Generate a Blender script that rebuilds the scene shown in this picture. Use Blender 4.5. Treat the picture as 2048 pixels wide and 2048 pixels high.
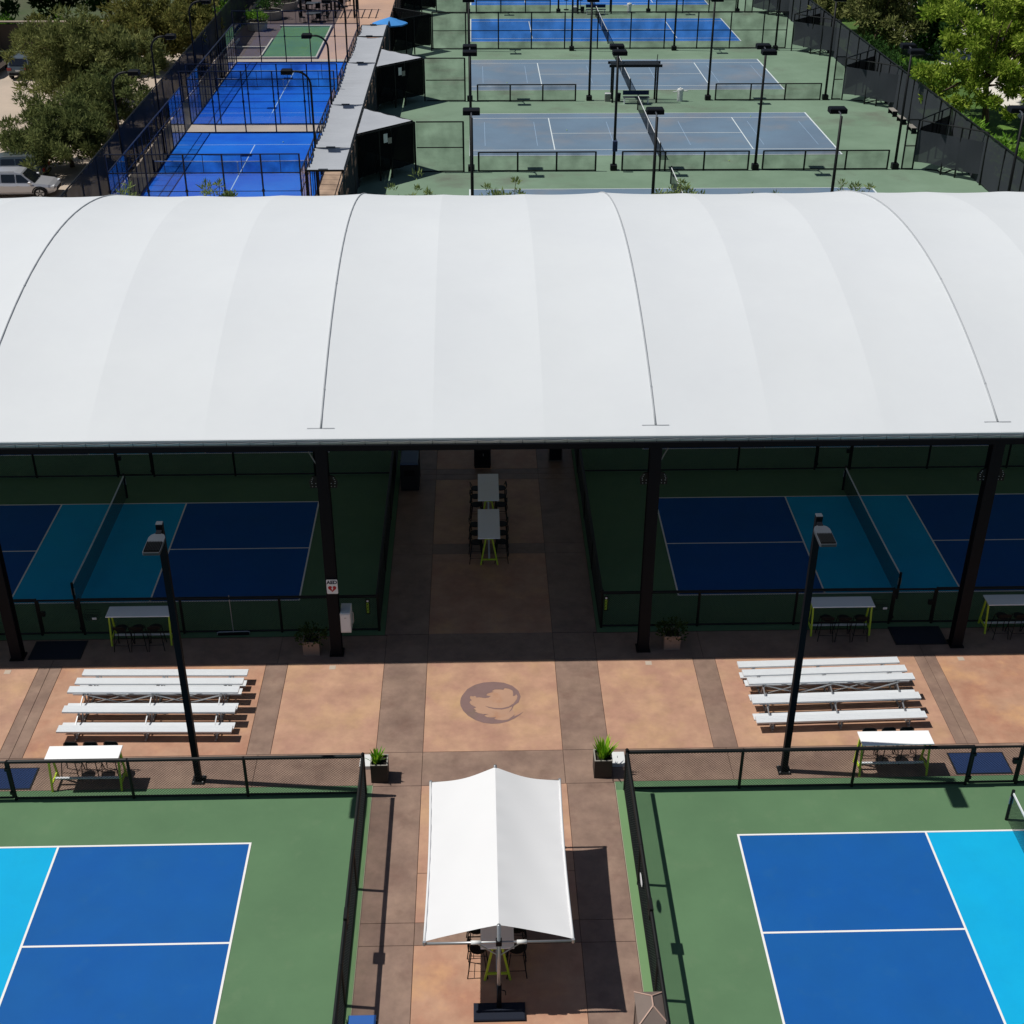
import bpy, math, random
import numpy as np
from mathutils import Vector, Matrix
R = math.radians
rnd = random.Random(7)
S = bpy.context.scene
COL = S.collection
for o in list(bpy.data.objects): bpy.data.objects.remove(o)

# ------------------------------------------------------------------ camera
def cam_axes(yaw, pitch, roll):
    cy, sy, cp, sp = math.cos(yaw), math.sin(yaw), math.cos(pitch), math.sin(pitch)
    f = Vector((-sy*cp, cy*cp, -sp)); r = Vector((cy, sy, 0)); u = r.cross(f)
    cr, sr = math.cos(roll), math.sin(roll)
    return cr*r+sr*u, -sr*r+cr*u, f
r_, u_, f_ = cam_axes(R(-1.58288), R(30.33787), R(0.15338))
cd = bpy.data.cameras.new('camera'); cam = bpy.data.objects.new('camera', cd); COL.objects.link(cam)
cam.matrix_world = Matrix(((r_.x, u_.x, -f_.x, 0), (r_.y, u_.y, -f_.y, 0), (r_.z, u_.z, -f_.z, 22.7618), (0, 0, 0, 1)))
cd.sensor_fit = 'HORIZONTAL'; cd.sensor_width = 36; cd.lens = 2.578081*18
cd.clip_start = .5; cd.clip_end = 2000
S.camera = cam

# ------------------------------------------------------------------ world, sun, exposure
SHX, SHY = .555, -.06                      # shadow offset per metre of height
sun_dir = Vector((-SHX, -SHY, 1)).normalized()
elev = math.asin(sun_dir.z); az = math.atan2(sun_dir.x, sun_dir.y)
W = bpy.data.worlds.new('World'); S.world = W; W.use_nodes = True
nt = W.node_tree; nt.nodes.clear()
sky = nt.nodes.new('ShaderNodeTexSky'); sky.sky_type = 'NISHITA'; sky.sun_disc = False
sky.sun_elevation = elev; sky.sun_rotation = az; sky.air_density = 1; sky.dust_density = .6
bg = nt.nodes.new('ShaderNodeBackground'); bg.inputs['Strength'].default_value = .058
wo = nt.nodes.new('ShaderNodeOutputWorld')
nt.links.new(sky.outputs[0], bg.inputs[0]); nt.links.new(bg.outputs[0], wo.inputs[0])
ld = bpy.data.lights.new('sun', 'SUN'); ld.energy = 5.0; ld.angle = R(.5); ld.color = (1, .965, .91)
lo = bpy.data.objects.new('sun', ld); COL.objects.link(lo)
lo.rotation_euler = (-sun_dir).to_track_quat('-Z', 'Y').to_euler(); lo.location = (0, 0, 60)
S.view_settings.view_transform = 'Standard'; S.view_settings.look = 'None'
S.view_settings.exposure = -0.26; S.view_settings.gamma = 1.0; S.view_settings.use_curve_mapping = False

# ------------------------------------------------------------------ materials
def lin(c):
    return tuple((x/12.92 if x <= .04045 else ((x+.055)/1.055)**2.4) for x in (v/255 for v in c))
def sc(c, k): return tuple(min(1, x*k) for x in c)
MATS = {}
def mat(name, c, rough=.7, var=.08, scale=1.0, metal=0.0, c2=None, k=.85, bump=0.0, bscale=20, spec=.35,
        fine=0.0, fscale=40, thr=(.35, .65), hue=None, patch=None):
    """c: colour as seen in sun (sRGB 0-255); var: large blotches; c2: second tint mixed by noise"""
    m = bpy.data.materials.new(name); m.use_nodes = True; n = m.node_tree; n.nodes.clear()
    out = n.nodes.new('ShaderNodeOutputMaterial'); b = n.nodes.new('ShaderNodeBsdfPrincipled')
    n.links.new(b.outputs[0], out.inputs[0])
    base = sc(lin(c), k)
    b.inputs['Roughness'].default_value = rough; b.inputs['Metallic'].default_value = metal
    b.inputs['Specular IOR Level'].default_value = spec
    geo = n.nodes.new('ShaderNodeNewGeometry'); last = None
    def noise(s, d=5, ro=.6):
        t = n.nodes.new('ShaderNodeTexNoise'); t.inputs['Scale'].default_value = s
        t.inputs['Detail'].default_value = d; t.inputs['Roughness'].default_value = ro
        n.links.new(geo.outputs['Position'], t.inputs['Vector']); return t
    def ramp(src, a, z):
        q = n.nodes.new('ShaderNodeMapRange'); q.inputs['From Min'].default_value = a; q.inputs['From Max'].default_value = z
        n.links.new(src, q.inputs['Value']); return q.outputs[0]
    def mix(a, bb, fac, mode='MIX'):
        x = n.nodes.new('ShaderNodeMix'); x.data_type = 'RGBA'; x.blend_type = mode
        for s_, v in ((6, a), (7, bb)):
            if hasattr(v, 'links') or hasattr(v, 'is_linked'): n.links.new(v, x.inputs[s_])
            else: x.inputs[s_].default_value = (*v, 1)
        if hasattr(fac, 'is_linked'): n.links.new(fac, x.inputs[0])
        else: x.inputs[0].default_value = fac
        return x.outputs[2]
    last = base
    if c2: last = mix(last, sc(lin(c2), k), ramp(noise(scale*.6, 6, .65).outputs[0], *thr))
    if patch: last = mix(last, sc(lin(patch[0]), k), ramp(noise(patch[1], 7, .62).outputs[0], patch[2], patch[3]))
    if var:
        v = ramp(noise(scale, 6, .6).outputs[0], .25, .75)
        q = n.nodes.new('ShaderNodeMapRange'); q.inputs['To Min'].default_value = 1-var; q.inputs['To Max'].default_value = 1+var
        n.links.new(v, q.inputs['Value'])
        last = mix(last, q.outputs[0], 1.0, 'MULTIPLY')
    if fine:
        v = noise(fscale, 3, .6).outputs[0]
        q = n.nodes.new('ShaderNodeMapRange'); q.inputs['To Min'].default_value = 1-fine; q.inputs['To Max'].default_value = 1+fine
        n.links.new(v, q.inputs['Value']); last = mix(last, q.outputs[0], 1.0, 'MULTIPLY')
    if hasattr(last, 'is_linked'): n.links.new(last, b.inputs['Base Color'])
    else: b.inputs['Base Color'].default_value = (*last, 1)
    if bump:
        bn = n.nodes.new('ShaderNodeBump'); bn.inputs['Strength'].default_value = bump; bn.inputs['Distance'].default_value = .02
        n.links.new(noise(bscale, 4).outputs[0], bn.inputs['Height']); n.links.new(bn.outputs[0], b.inputs['Normal'])
    MATS[name] = m; return m
def mat_screen(name, c, clear, rough=.8, k=.85):
    """woven mesh too fine to resolve: part of the light passes straight through the holes"""
    m = bpy.data.materials.new(name); m.use_nodes = True; n = m.node_tree; n.nodes.clear()
    out = n.nodes.new('ShaderNodeOutputMaterial'); d = n.nodes.new('ShaderNodeBsdfDiffuse'); t = n.nodes.new('ShaderNodeBsdfTransparent')
    x = n.nodes.new('ShaderNodeMixShader'); d.inputs[0].default_value = (*sc(lin(c), k), 1)
    geo = n.nodes.new('ShaderNodeNewGeometry'); no = n.nodes.new('ShaderNodeTexNoise'); no.inputs['Scale'].default_value = .9; no.inputs['Detail'].default_value = 5
    n.links.new(geo.outputs['Position'], no.inputs['Vector'])
    q = n.nodes.new('ShaderNodeMapRange'); q.inputs['From Min'].default_value = .3; q.inputs['From Max'].default_value = .7
    q.inputs['To Min'].default_value = clear*.6; q.inputs['To Max'].default_value = min(1, clear*1.4)
    n.links.new(no.outputs[0], q.inputs['Value']); n.links.new(q.outputs[0], x.inputs[0])
    n.links.new(d.outputs[0], x.inputs[1]); n.links.new(t.outputs[0], x.inputs[2]); n.links.new(x.outputs[0], out.inputs[0])
    MATS[name] = m; return m
def mat_glass(name, tint=(.955, .98, .99)):
    m = bpy.data.materials.new(name); m.use_nodes = True; n = m.node_tree; n.nodes.clear()
    out = n.nodes.new('ShaderNodeOutputMaterial'); g = n.nodes.new('ShaderNodeBsdfGlossy'); t = n.nodes.new('ShaderNodeBsdfTransparent')
    lw = n.nodes.new('ShaderNodeLayerWeight'); lw.inputs[0].default_value = .5; x = n.nodes.new('ShaderNodeMixShader')
    pw = n.nodes.new('ShaderNodeMath'); pw.operation = 'POWER'; pw.inputs[1].default_value = 3.2; n.links.new(lw.outputs['Facing'], pw.inputs[0])
    fr = n.nodes.new('ShaderNodeMath'); fr.operation = 'MULTIPLY_ADD'; fr.inputs[1].default_value = .55; fr.inputs[2].default_value = .04; n.links.new(pw.outputs[0], fr.inputs[0])
    g.inputs['Roughness'].default_value = .03; t.inputs[0].default_value = (*tint, 1)
    n.links.new(fr.outputs[0], x.inputs[0]); n.links.new(t.outputs[0], x.inputs[1]); n.links.new(g.outputs[0], x.inputs[2])
    n.links.new(x.outputs[0], out.inputs[0]); MATS[name] = m; return m
def mat_leaf(name, c1, c2, k=.8, transl=.25):
    m = bpy.data.materials.new(name); m.use_nodes = True; n = m.node_tree; n.nodes.clear()
    out = n.nodes.new('ShaderNodeOutputMaterial'); d = n.nodes.new('ShaderNodeBsdfDiffuse'); t = n.nodes.new('ShaderNodeBsdfTranslucent')
    x = n.nodes.new('ShaderNodeMixShader'); x.inputs[0].default_value = transl
    geo = n.nodes.new('ShaderNodeNewGeometry'); no = n.nodes.new('ShaderNodeTexNoise'); no.inputs['Scale'].default_value = .55; no.inputs['Detail'].default_value = 4
    n.links.new(geo.outputs['Position'], no.inputs['Vector'])
    ad = n.nodes.new('ShaderNodeMath'); ad.operation = 'MULTIPLY_ADD'; ad.inputs[1].default_value = .55; ad.inputs[2].default_value = -.28
    n.links.new(geo.outputs['Random Per Island'], ad.inputs[0])
    ad2 = n.nodes.new('ShaderNodeMath'); ad2.operation = 'ADD'
    n.links.new(ad.outputs[0], ad2.inputs[0]); n.links.new(no.outputs[0], ad2.inputs[1])
    q = n.nodes.new('ShaderNodeMapRange'); q.inputs['From Min'].default_value = .25; q.inputs['From Max'].default_value = .75
    n.links.new(ad2.outputs[0], q.inputs['Value'])
    mx = n.nodes.new('ShaderNodeMix'); mx.data_type = 'RGBA'
    mx.inputs[6].default_value = (*sc(lin(c1), k), 1); mx.inputs[7].default_value = (*sc(lin(c2), k), 1)
    n.links.new(q.outputs[0], mx.inputs[0])
    for s_ in (d, t): n.links.new(mx.outputs[2], s_.inputs[0])
    n.links.new(d.outputs[0], x.inputs[1]); n.links.new(t.outputs[0], x.inputs[2]); n.links.new(x.outputs[0], out.inputs[0])
    MATS[name] = m; return m

mat('ground', (120, 128, 96), .95, .2, .3, c2=(150, 140, 115), fine=.2)
mat('tan', (195, 155, 127), .55, .15, 1.5, c2=(178, 136, 116), fine=.12, fscale=5, patch=((198, 160, 122), .55, .5, .72), spec=.4)
mat('tan2', (193, 153, 126), .55, .15, 1.4, c2=(178, 130, 106), fine=.12, fscale=5, patch=((196, 152, 112), .7, .52, .72), spec=.4)
mat('brown', (152, 127, 111), .5, .2, 1.6, c2=(134, 110, 98), fine=.16, fscale=5, patch=((128, 102, 90), 1.1, .55, .75), spec=.35)
mat('joint', (92, 72, 62), .9, .1, 2)
mat('kerb_line', (168, 165, 142), .8, .08, 3)
mat('green', (97, 131, 95), .8, .06, .6, patch=((106, 134, 100), 1.4, .55, .85), c2=(92, 125, 91), spec=.2, k=.82, fine=.03, fscale=60, bump=.08, bscale=120)
mat('green_edge', (113, 148, 101), .75, .05, .8, fine=.03, fscale=60)
mat('blue', (14, 90, 166), .8, .06, .9, patch=((30, 96, 160), 1.7, .56, .85), c2=(18, 92, 162), spec=.2, k=.85, fine=.04, fscale=60, bump=.08, bscale=120)
mat('cyan', (4, 171, 224), .8, .05, .9, patch=((14, 166, 212), 1.6, .58, .85), c2=(8, 176, 224), spec=.2, fine=.03, fscale=60, bump=.08, bscale=120)
mat('line', (246, 244, 240), .7, .04, 3, k=.82)
mat('tennis_green', (124, 149, 126), .85, .08, .25, c2=(108, 133, 110), fine=.04, fscale=20, patch=((104, 112, 98), .2, .54, .74))
mat('tennis_grey', (108, 132, 153), .85, .09, .25, c2=(102, 122, 142), fine=.04, fscale=20, patch=((128, 132, 138), .22, .5, .75))
mat('tennis_blue', (34, 104, 182), .85, .06, .25, fine=.04, fscale=20)
mat('tennis_line', (214, 224, 226), .8, .05, 3)
mat('faint_line', (140, 165, 190), .8, .05, 3)
mat('padel', (14, 80, 196), .9, .10, .22, c2=(26, 110, 212), spec=.15, fine=.06, fscale=30)
mat('padel_line', (160, 190, 225), .9, .05, 3)
mat('concrete', (182, 168, 152), .85, .08, .4, c2=(196, 178, 160), fine=.05)
mat('concrete_pale', (228, 222, 210), .85, .06, .4, fine=.05)
mat('paver', (176, 150, 130), .85, .1, .4, c2=(196, 170, 146), fine=.06)
mat('patio', (196, 160, 136), .85, .1, .3, c2=(178, 148, 132), fine=.06)
mat('asphalt', (92, 92, 94), .9, .1, .5, fine=.1)
mat('turf', (84, 122, 76), .95, .12, .6, c2=(74, 114, 80), fine=.25, fscale=9)
mat('mulch', (92, 80, 80), .95, .15, 2, fine=.2, fscale=12)
mat('kerb', (190, 184, 172), .85, .08, 1.5)
mat('grass', (92, 126, 52), .95, .25, .35, c2=(66, 92, 42), fine=.3, fscale=8)
mat('lawn_dark', (70, 88, 50), .95, .25, .3, c2=(86, 84, 66), fine=.3, fscale=8)
mat('fabric', (233, 237, 239), .6, .02, .35, fine=.012, fscale=3, k=.77, spec=.2, c2=(230, 234, 237))
mat('fabric_weld', (231, 235, 237), .6, .01, .3, k=.77)
mat('fabric_grey', (170, 174, 180), .8, .06, .6, k=.85, fine=.03, fscale=10)
mat('fabric_umb', (243, 243, 243), .6, .015, .5, k=.76, spec=.15)
mat('seam', (176, 180, 184), .6, .05, 2)
mat('steel_dark', (15, 18, 25), .6, .1, 2, spec=.12)
mat('steel_black', (14, 16, 18), .55, .1, 3, spec=.25)
mat('fence_black', (14, 17, 17), .55, .08, 3, spec=.3)
mat('wire', (18, 24, 21), .5, 0, 1, spec=.4)
mat('padel_steel', (22, 30, 58), .45, .06, 2)
mat('galv', (170, 172, 174), .4, .08, 4, metal=.7, k=1)
mat('alu', (236, 240, 243), .42, .03, 3, metal=.15, k=.86, spec=.5)
mat('white_top', (252, 252, 252), .2, .02, 2, k=.93, spec=.6)
mat('lime', (190, 214, 60), .5, .04, 3, k=.9)
mat('sign_white', (244, 246, 248), .5, .02, 2)
mat('sign_red', (190, 22, 40), .5, .03, 2)
mat('sign_navy', (28, 36, 66), .5, .03, 2)
mat('sign_lime', (184, 226, 74), .6, .03, 2)
mat('pot_dark', (60, 54, 48), .6, .08, 3)
mat('pot_rim', (150, 146, 138), .6, .08, 3)
mat('pot_tan', (150, 130, 116), .7, .08, 3)
mat('soil', (40, 34, 30), .95, .2, 8)
mat('mat_blue', (30, 52, 94), .95, .06, 3, fine=.1, fscale=50)
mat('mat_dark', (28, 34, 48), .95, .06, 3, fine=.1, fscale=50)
mat('lid_blue', (44, 96, 170), .5, .04, 2)
mat('lid_slate', (80, 100, 130), .5, .04, 2)
mat('bin_black', (26, 28, 32), .6, .05, 2)
mat('bin_brown', (122, 108, 100), .7, .08, 3)
mat('bin_edge', (190, 158, 142), .7, .06, 3)
mat('logo_dark', (134, 108, 104), .55, .08, 2.5, patch=((124, 104, 92), 1.5, .55, .7))
mat('logo_tan', (184, 146, 122), .55, .08, 1.5, patch=((176, 132, 104), 1.6, .55, .7))
mat('bark', (92, 78, 64), .95, .2, 4, bump=.4, bscale=12)
mat('wall_dark', (92, 80, 72), .9, .12, .8, fine=.1)
mat('car_silver', (190, 190, 194), .28, .02, 1, metal=.5, k=1, spec=.6)
mat('car_grey', (96, 106, 112), .3, .02, 1, metal=.5, k=1, spec=.6)
mat('car_dark', (46, 46, 52), .3, .02, 1, metal=.4, k=1, spec=.6)
mat('car_glass', (22, 26, 34), .08, 0, 1, spec=.8)
mat('tyre', (28, 28, 30), .9, .05, 4)
mat('rim', (170, 172, 176), .35, .05, 4, metal=.7, k=1)
mat('lamp_clear', (225, 228, 232), .2, 0, 1, spec=.7)
mat('lamp_red', (150, 24, 28), .25, 0, 1, spec=.7)
mat('umb_blue', (66, 144, 216), .8, .05, 1)
mat('navy_cloth', (40, 52, 84), .85, .08, 3)
mat('white_plastic', (226, 228, 226), .5, .04, 3)
mat('wood', (150, 112, 84), .7, .12, 3)
mat('net_band', (236, 238, 238), .7, .03, 3)
mat_screen('windscreen', (66, 70, 75), .07)
mat_screen('windscreen_dense', (24, 25, 27), .06)
mat_screen('far_mesh', (26, 34, 32), .93)
mat_screen('net_far', (34, 38, 42), .35)
mat_screen('net_padel', (24, 30, 44), .68)
mat_glass('glass')
mat_leaf('leaf_olive', (98, 108, 62), (152, 156, 98), .85, .3)
mat_leaf('leaf_olive2', (90, 104, 62), (138, 146, 90), .82, .3)
mat_leaf('leaf_yellow', (108, 114, 60), (154, 150, 86), .78, .3)
mat_leaf('leaf_dark', (50, 80, 42), (84, 120, 62), .65)
mat_leaf('leaf_bright', (112, 142, 44), (176, 194, 84), .85, .35)
mat_leaf('leaf_shrub', (96, 150, 50), (150, 190, 80), .75, .3)
mat_leaf('leaf_spike', (90, 160, 30), (170, 214, 60), .85, .35)
mat_leaf('leaf_pale', (120, 142, 86), (160, 176, 112), .8, .3)
mat_leaf('leaf_pot', (44, 62, 30), (80, 96, 50), .8, .2)

# ------------------------------------------------------------------ mesh helpers
class MB:
    def __init__(s): s.v = []; s.f = []
    def add(s, vs, fs):
        n = len(s.v); s.v += [tuple(p) for p in vs]; s.f += [tuple(i+n for i in f) for f in fs]; return s
    def box(s, x0, x1, y0, y1, z0, z1):
        return s.add([(x0,y0,z0),(x1,y0,z0),(x1,y1,z0),(x0,y1,z0),(x0,y0,z1),(x1,y0,z1),(x1,y1,z1),(x0,y1,z1)],
                     [(0,3,2,1),(4,5,6,7),(0,1,5,4),(1,2,6,5),(2,3,7,6),(3,0,4,7)])
    def cbox(s, c, d): return s.box(c[0]-d[0]/2, c[0]+d[0]/2, c[1]-d[1]/2, c[1]+d[1]/2, c[2]-d[2]/2, c[2]+d[2]/2)
    def bevbox(s, x0, x1, y0, y1, z0, z1, b):
        """box whose four top edges are chamfered"""
        return s.add([(x0,y0,z0),(x1,y0,z0),(x1,y1,z0),(x0,y1,z0),(x0,y0,z1-b),(x1,y0,z1-b),(x1,y1,z1-b),(x0,y1,z1-b),
                      (x0+b,y0+b,z1),(x1-b,y0+b,z1),(x1-b,y1-b,z1),(x0+b,y1-b,z1)],
                     [(0,3,2,1),(8,9,10,11),(0,1,5,4),(1,2,6,5),(2,3,7,6),(3,0,4,7),(4,5,9,8),(5,6,10,9),(6,7,11,10),(7,4,8,11)])
    def bar(s, p, q, w, h=None, up=(0,0,1)):
        p, q = Vector(p), Vector(q); h = h or w; d = (q-p).normalized(); u = Vector(up)
        if abs(d.dot(u)) > .98: u = Vector((0,1,0))
        a = d.cross(u).normalized(); b = a.cross(d).normalized()
        vs = [e + a*(i*w/2) + b*(j*h/2) for e in (p, q) for i, j in ((-1,-1),(1,-1),(1,1),(-1,1))]
        return s.add(vs, [(3,2,1,0),(4,5,6,7),(0,1,5,4),(1,2,6,5),(2,3,7,6),(3,0,4,7)])
    def tube(s, pts, r, n=8, caps=True, r2=None):
        pts = [Vector(p) for p in pts]; m = len(pts); vs = []; fs = []; pa = None
        for i, p in enumerate(pts):
            d = (pts[min(i+1,m-1)]-pts[max(i-1,0)]).normalized()
            if pa is None:
                u = Vector((0,0,1)) if abs(d.z) < .9 else Vector((1,0,0)); a = d.cross(u).normalized()
            else: a = (pa - d*pa.dot(d)).normalized()
            pa = a; b = d.cross(a); rr = r if r2 is None else r+(r2-r)*i/max(1,m-1)
            vs += [p + (a*math.cos(2*math.pi*k/n) + b*math.sin(2*math.pi*k/n))*rr for k in range(n)]
        for i in range(m-1):
            for k in range(n): fs.append((i*n+k, i*n+(k+1)%n, (i+1)*n+(k+1)%n, (i+1)*n+k))
        if caps: fs.append(tuple(range(n-1,-1,-1))); fs.append(tuple((m-1)*n+k for k in range(n)))
        return s.add(vs, fs)
    def prism(s, pts, z0, z1):
        n = len(pts)
        return s.add([(x,y,z0) for x,y in pts]+[(x,y,z1) for x,y in pts],
                     [tuple(range(n-1,-1,-1)), tuple(range(n,2*n))]+[(i,(i+1)%n,n+(i+1)%n,n+i) for i in range(n)])
    def cyl(s, c, r, z0, z1, n=16, r2=None):
        r2 = r if r2 is None else r2
        vs = [(c[0]+r*math.cos(2*math.pi*k/n), c[1]+r*math.sin(2*math.pi*k/n), z0) for k in range(n)]
        vs += [(c[0]+r2*math.cos(2*math.pi*k/n), c[1]+r2*math.sin(2*math.pi*k/n), z1) for k in range(n)]
        return s.add(vs, [tuple(range(n-1,-1,-1)), tuple(range(n,2*n))]+[(i,(i+1)%n,n+(i+1)%n,n+i) for i in range(n)])
    def grid(s, fn, nu, nv):
        n = len(s.v)
        s.v += [tuple(fn(i/nu, j/nv)) for j in range(nv+1) for i in range(nu+1)]
        for j in range(nv):
            for i in range(nu):
                a = n+j*(nu+1)+i; s.f.append((a, a+1, a+nu+2, a+nu+1))
        return s
    def quad(s, a, b, c, d): return s.add([a,b,c,d], [(0,1,2,3)])
    def sheet(s, x0, x1, y0, y1, z): return s.add([(x0,y0,z),(x1,y0,z),(x1,y1,z),(x0,y1,z)], [(0,1,2,3)])
    def mesh(s, name='m'):
        me = bpy.data.meshes.new(name); me.from_pydata(s.v, [], s.f); me.update(); return me
    def build(s, name, m, parent=None, smooth=False):
        me = s.mesh(name); me.materials.append(MATS[m] if isinstance(m, str) else m)
        if smooth:
            for p in me.polygons: p.use_smooth = True
        o = bpy.data.objects.new(name, me); COL.objects.link(o)
        if parent: o.parent = parent
        return o
def obj(name, me, m=None, parent=None, loc=(0,0,0), rz=0):
    if m and not me.materials: me.materials.append(MATS[m])
    o = bpy.data.objects.new(name, me); COL.objects.link(o); o.parent = parent; o.location = loc; o.rotation_euler = (0,0,rz); return o
def thing(name, label, cat, loc=(0,0,0), rz=0, group=None):
    o = bpy.data.objects.new(name, None); COL.objects.link(o); o.location = loc; o.rotation_euler = (0,0,rz)
    o.empty_display_size = .3
    return tag(o, label, cat, group)
def tag(o, label, cat, group=None, kind=None):
    o['label'] = label; o['category'] = cat
    if group: o['group'] = group
    if kind: o['kind'] = kind
    return o
def struct(o, label=None):
    o['kind'] = 'structure'
    if label: o['label'] = label
    return o
def stuff(o): o['kind'] = 'stuff'; return o
def dup(root, label, loc, rz=0, group=None):
    def cp(o, par):
        c = o.copy(); COL.objects.link(c); c.parent = par
        for ch in o.children: cp(ch, c)
        return c
    c = cp(root, None); c.location = loc; c.rotation_euler = (0,0,rz); c['label'] = label
    if group: c['group'] = group
    return c
def text_mesh(txt, size, m, name, parent, mw, depth=.002, offset=0):
    cu = bpy.data.curves.new(name, 'FONT'); cu.body = txt; cu.size = size; cu.align_x = 'CENTER'; cu.align_y = 'CENTER'; cu.extrude = depth; cu.offset = offset
    t = bpy.data.objects.new('t', cu); me = bpy.data.meshes.new_from_object(t); bpy.data.objects.remove(t)
    me.materials.clear(); me.materials.append(MATS[m]); o = bpy.data.objects.new(name, me); COL.objects.link(o); o.parent = parent; o.matrix_local = mw; return o
UPRIGHT = lambda x, y, z: Matrix.Translation((x, y, z)) @ Matrix.Rotation(R(90), 4, 'X')
ORD = ['first', 'second', 'third', 'fourth', 'fifth', 'sixth']

# ------------------------------------------------------------------ the ground and surfaces
g = MB().sheet(-400, 400, -150, 700, -.06).build('ground', 'ground'); struct(g)

def court_root(name, label, loc=(0,0,0)):
    o = bpy.data.objects.new(name, None); COL.objects.link(o); o.location = loc; o['kind'] = 'structure'; o['label'] = label; return o
LW = .051
def rect_lines(root, lines, z, m, h=.0):
    for x0, x1, y0, y1 in lines: MB().sheet(x0, x1, y0, y1, z).build('line', m, root)
def pickleball(label, x0, y1, blue, cyan, line='line'):
    """x0 left baseline, y1 far sideline; length along x 13.41, width 6.096"""
    L, Wd, K = 13.411, 6.096, 4.572
    r = court_root('pickleball_court', label, (x0, y1, 0)); z = .008
    for a, b in ((0, K), (L-K, L)):
        for c, d in ((-Wd/2, 0), (-Wd, -Wd/2)): MB().sheet(a, b, c, d, z).build('service_box', blue, r)
    MB().sheet(K, L-K, -Wd, 0, z).build('kitchen', cyan, r)
    z2 = .0125; h = LW/2
    lines = [(0, L, -LW, 0), (0, L, -Wd, -Wd+LW), (0, LW, -Wd+LW, -LW), (L-LW, L, -Wd+LW, -LW), (K-h, K+h, -Wd+LW, -LW), (L-K-h, L-K+h, -Wd+LW, -LW),
             (LW, K-h, -Wd/2-h, -Wd/2+h), (L-K+h, L-LW, -Wd/2-h, -Wd/2+h)]
    rect_lines(r, lines, z2, line); return r
# painted aprons
struct(MB().sheet(-40, -2.80, 8, 25.31, .004).build('court_apron', 'green'), 'green court surface round the left front pickleball court')
struct(MB().sheet(3.325, 42, 8, 25.31, .004).build('court_apron', 'green'), 'green court surface round the right front pickleball court')
struct(MB().sheet(-40, -2.86, 31.78, 51.9, .004).build('court_apron', 'green'), 'green court surface under the left of the big canopy')
struct(MB().sheet(3.40, 42, 31.78, 51.9, .004).build('court_apron', 'green'), 'green court surface under the right of the big canopy')
pickleball('left front pickleball court, blue with cyan kitchen', -5.553-13.411, 23.376, 'blue', 'cyan')
pickleball('right front pickleball court, blue with cyan kitchen', 6.086, 23.376, 'blue', 'cyan')
for x, side in ((-5.556-13.411, 'left'), (6.043, 'right')):
    pickleball('shaded pickleball court under the canopy, nearer %s one' % side, x, 39.745, 'blue', 'cyan')
    pickleball('shaded pickleball court under the canopy, farther %s one' % side, x, 49.45, 'blue', 'cyan')

# plaza of stained concrete panels, each a slab with open joints
plaza = court_root('plaza', 'stained concrete plaza of tan panels and brown bands')
MB().sheet(-40, 42, 8, 53, -.012).build('joint_bed', 'joint', plaza)
def slab(x0, x1, y0, y1, m, g=.006):
    MB().bevbox(x0+g, x1-g, y0+g, y1-g, -.05, .0, .005).build('paving_panel', m, plaza)
XC = [(-1.57, 2.08)]
bands = [(-21.9, -21.28), (-12.57, -12.25), (-12.25, -11.92), (-6.15, -5.53), (6.04, 6.68), (12.44, 12.74), (12.74, 13.05), (22.0, 22.6)]
YP0, YP1 = 26.56, 30.48
xs = [-31, -21.9, -21.28, -12.57, -12.25, -11.92, -6.15, -5.53, -2.79]
def runs(xs, bandset, flip=1):
    for a, b in zip(xs, xs[1:]):
        isb = any(abs(a-p) < .02 and abs(b-q) < .02 for p, q in bandset)
        slab(a, b, YP0, YP1, 'brown' if isb else rnd.choice(['tan', 'tan2']))
runs(xs, bands)
runs([3.29, 6.04, 6.68, 12.44, 12.74, 13.05, 22.0, 22.6, 32], bands)
# long brown band along the front fences
for a, b in [(-31, -21.6), (-21.6, -12.25), (-12.25, -5.84), (-5.84, -2.79), (3.29, 6.36), (6.36, 12.74), (12.74, 22.3), (22.3, 32)]: slab(a, b, 25.32, YP0, 'brown')
for a, b in [(-31, -21.6), (-21.6, -12.25), (-12.25, -5.84), (-5.84, -2.79), (3.29, 6.36), (6.36, 12.74), (12.74, 22.3), (22.3, 32)]: slab(a, b, YP1, 31.77, 'brown')
# centre aisle
for a, b in [(-2.79, -1.57), (2.08, 3.29)]:
    for y0, y1 in [(25.28, 26.56), (26.56, 30.5), (30.5, 31.8)]: slab(a, b, y0, y1, 'brown')
slab(-1.57, 2.08, 25.28, 26.56, 'brown'); slab(-1.57, 2.08, 26.56, 30.5, 'tan'); slab(-1.57, 2.08, 30.5, 31.82, 'brown')
for y0, y1, m in [(31.82, 36.23, 'tan2'), (36.23, 36.86, 'brown'), (36.86, 41.2, 'tan'), (41.2, 41.6, 'brown'), (41.6, 42.0, 'brown'), (42.0, 46.4, 'tan2'), (46.4, 47.0, 'brown'), (47, 52.5, 'tan')]:
    slab(-1.57, 2.08, y0, y1, m)
    slab(-2.855, -1.57, y0, y1, 'brown'); slab(2.08, 3.395, y0, y1, 'brown')
for y0, y1, m in [(20.81, 25.28, 'tan'), (20.17, 20.81, 'brown'), (15.6, 20.17, 'tan2'), (10, 15.6, 'tan')]:
    if y1 > 25: slab(-1.565, 2.105, 22.3, y1, m); slab(-1.565, 2.105, y0, 22.3, m)
    else: slab(-1.565, 2.105, y0, y1, m)
for a, b in [(-2.785, -1.565), (2.105, 3.31)]:
    for y0, y1 in [(20.81, 25.28), (20.17, 20.81), (15.6, 20.17), (10, 15.6)]: slab(a, b, y0, y1, 'brown')
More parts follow.
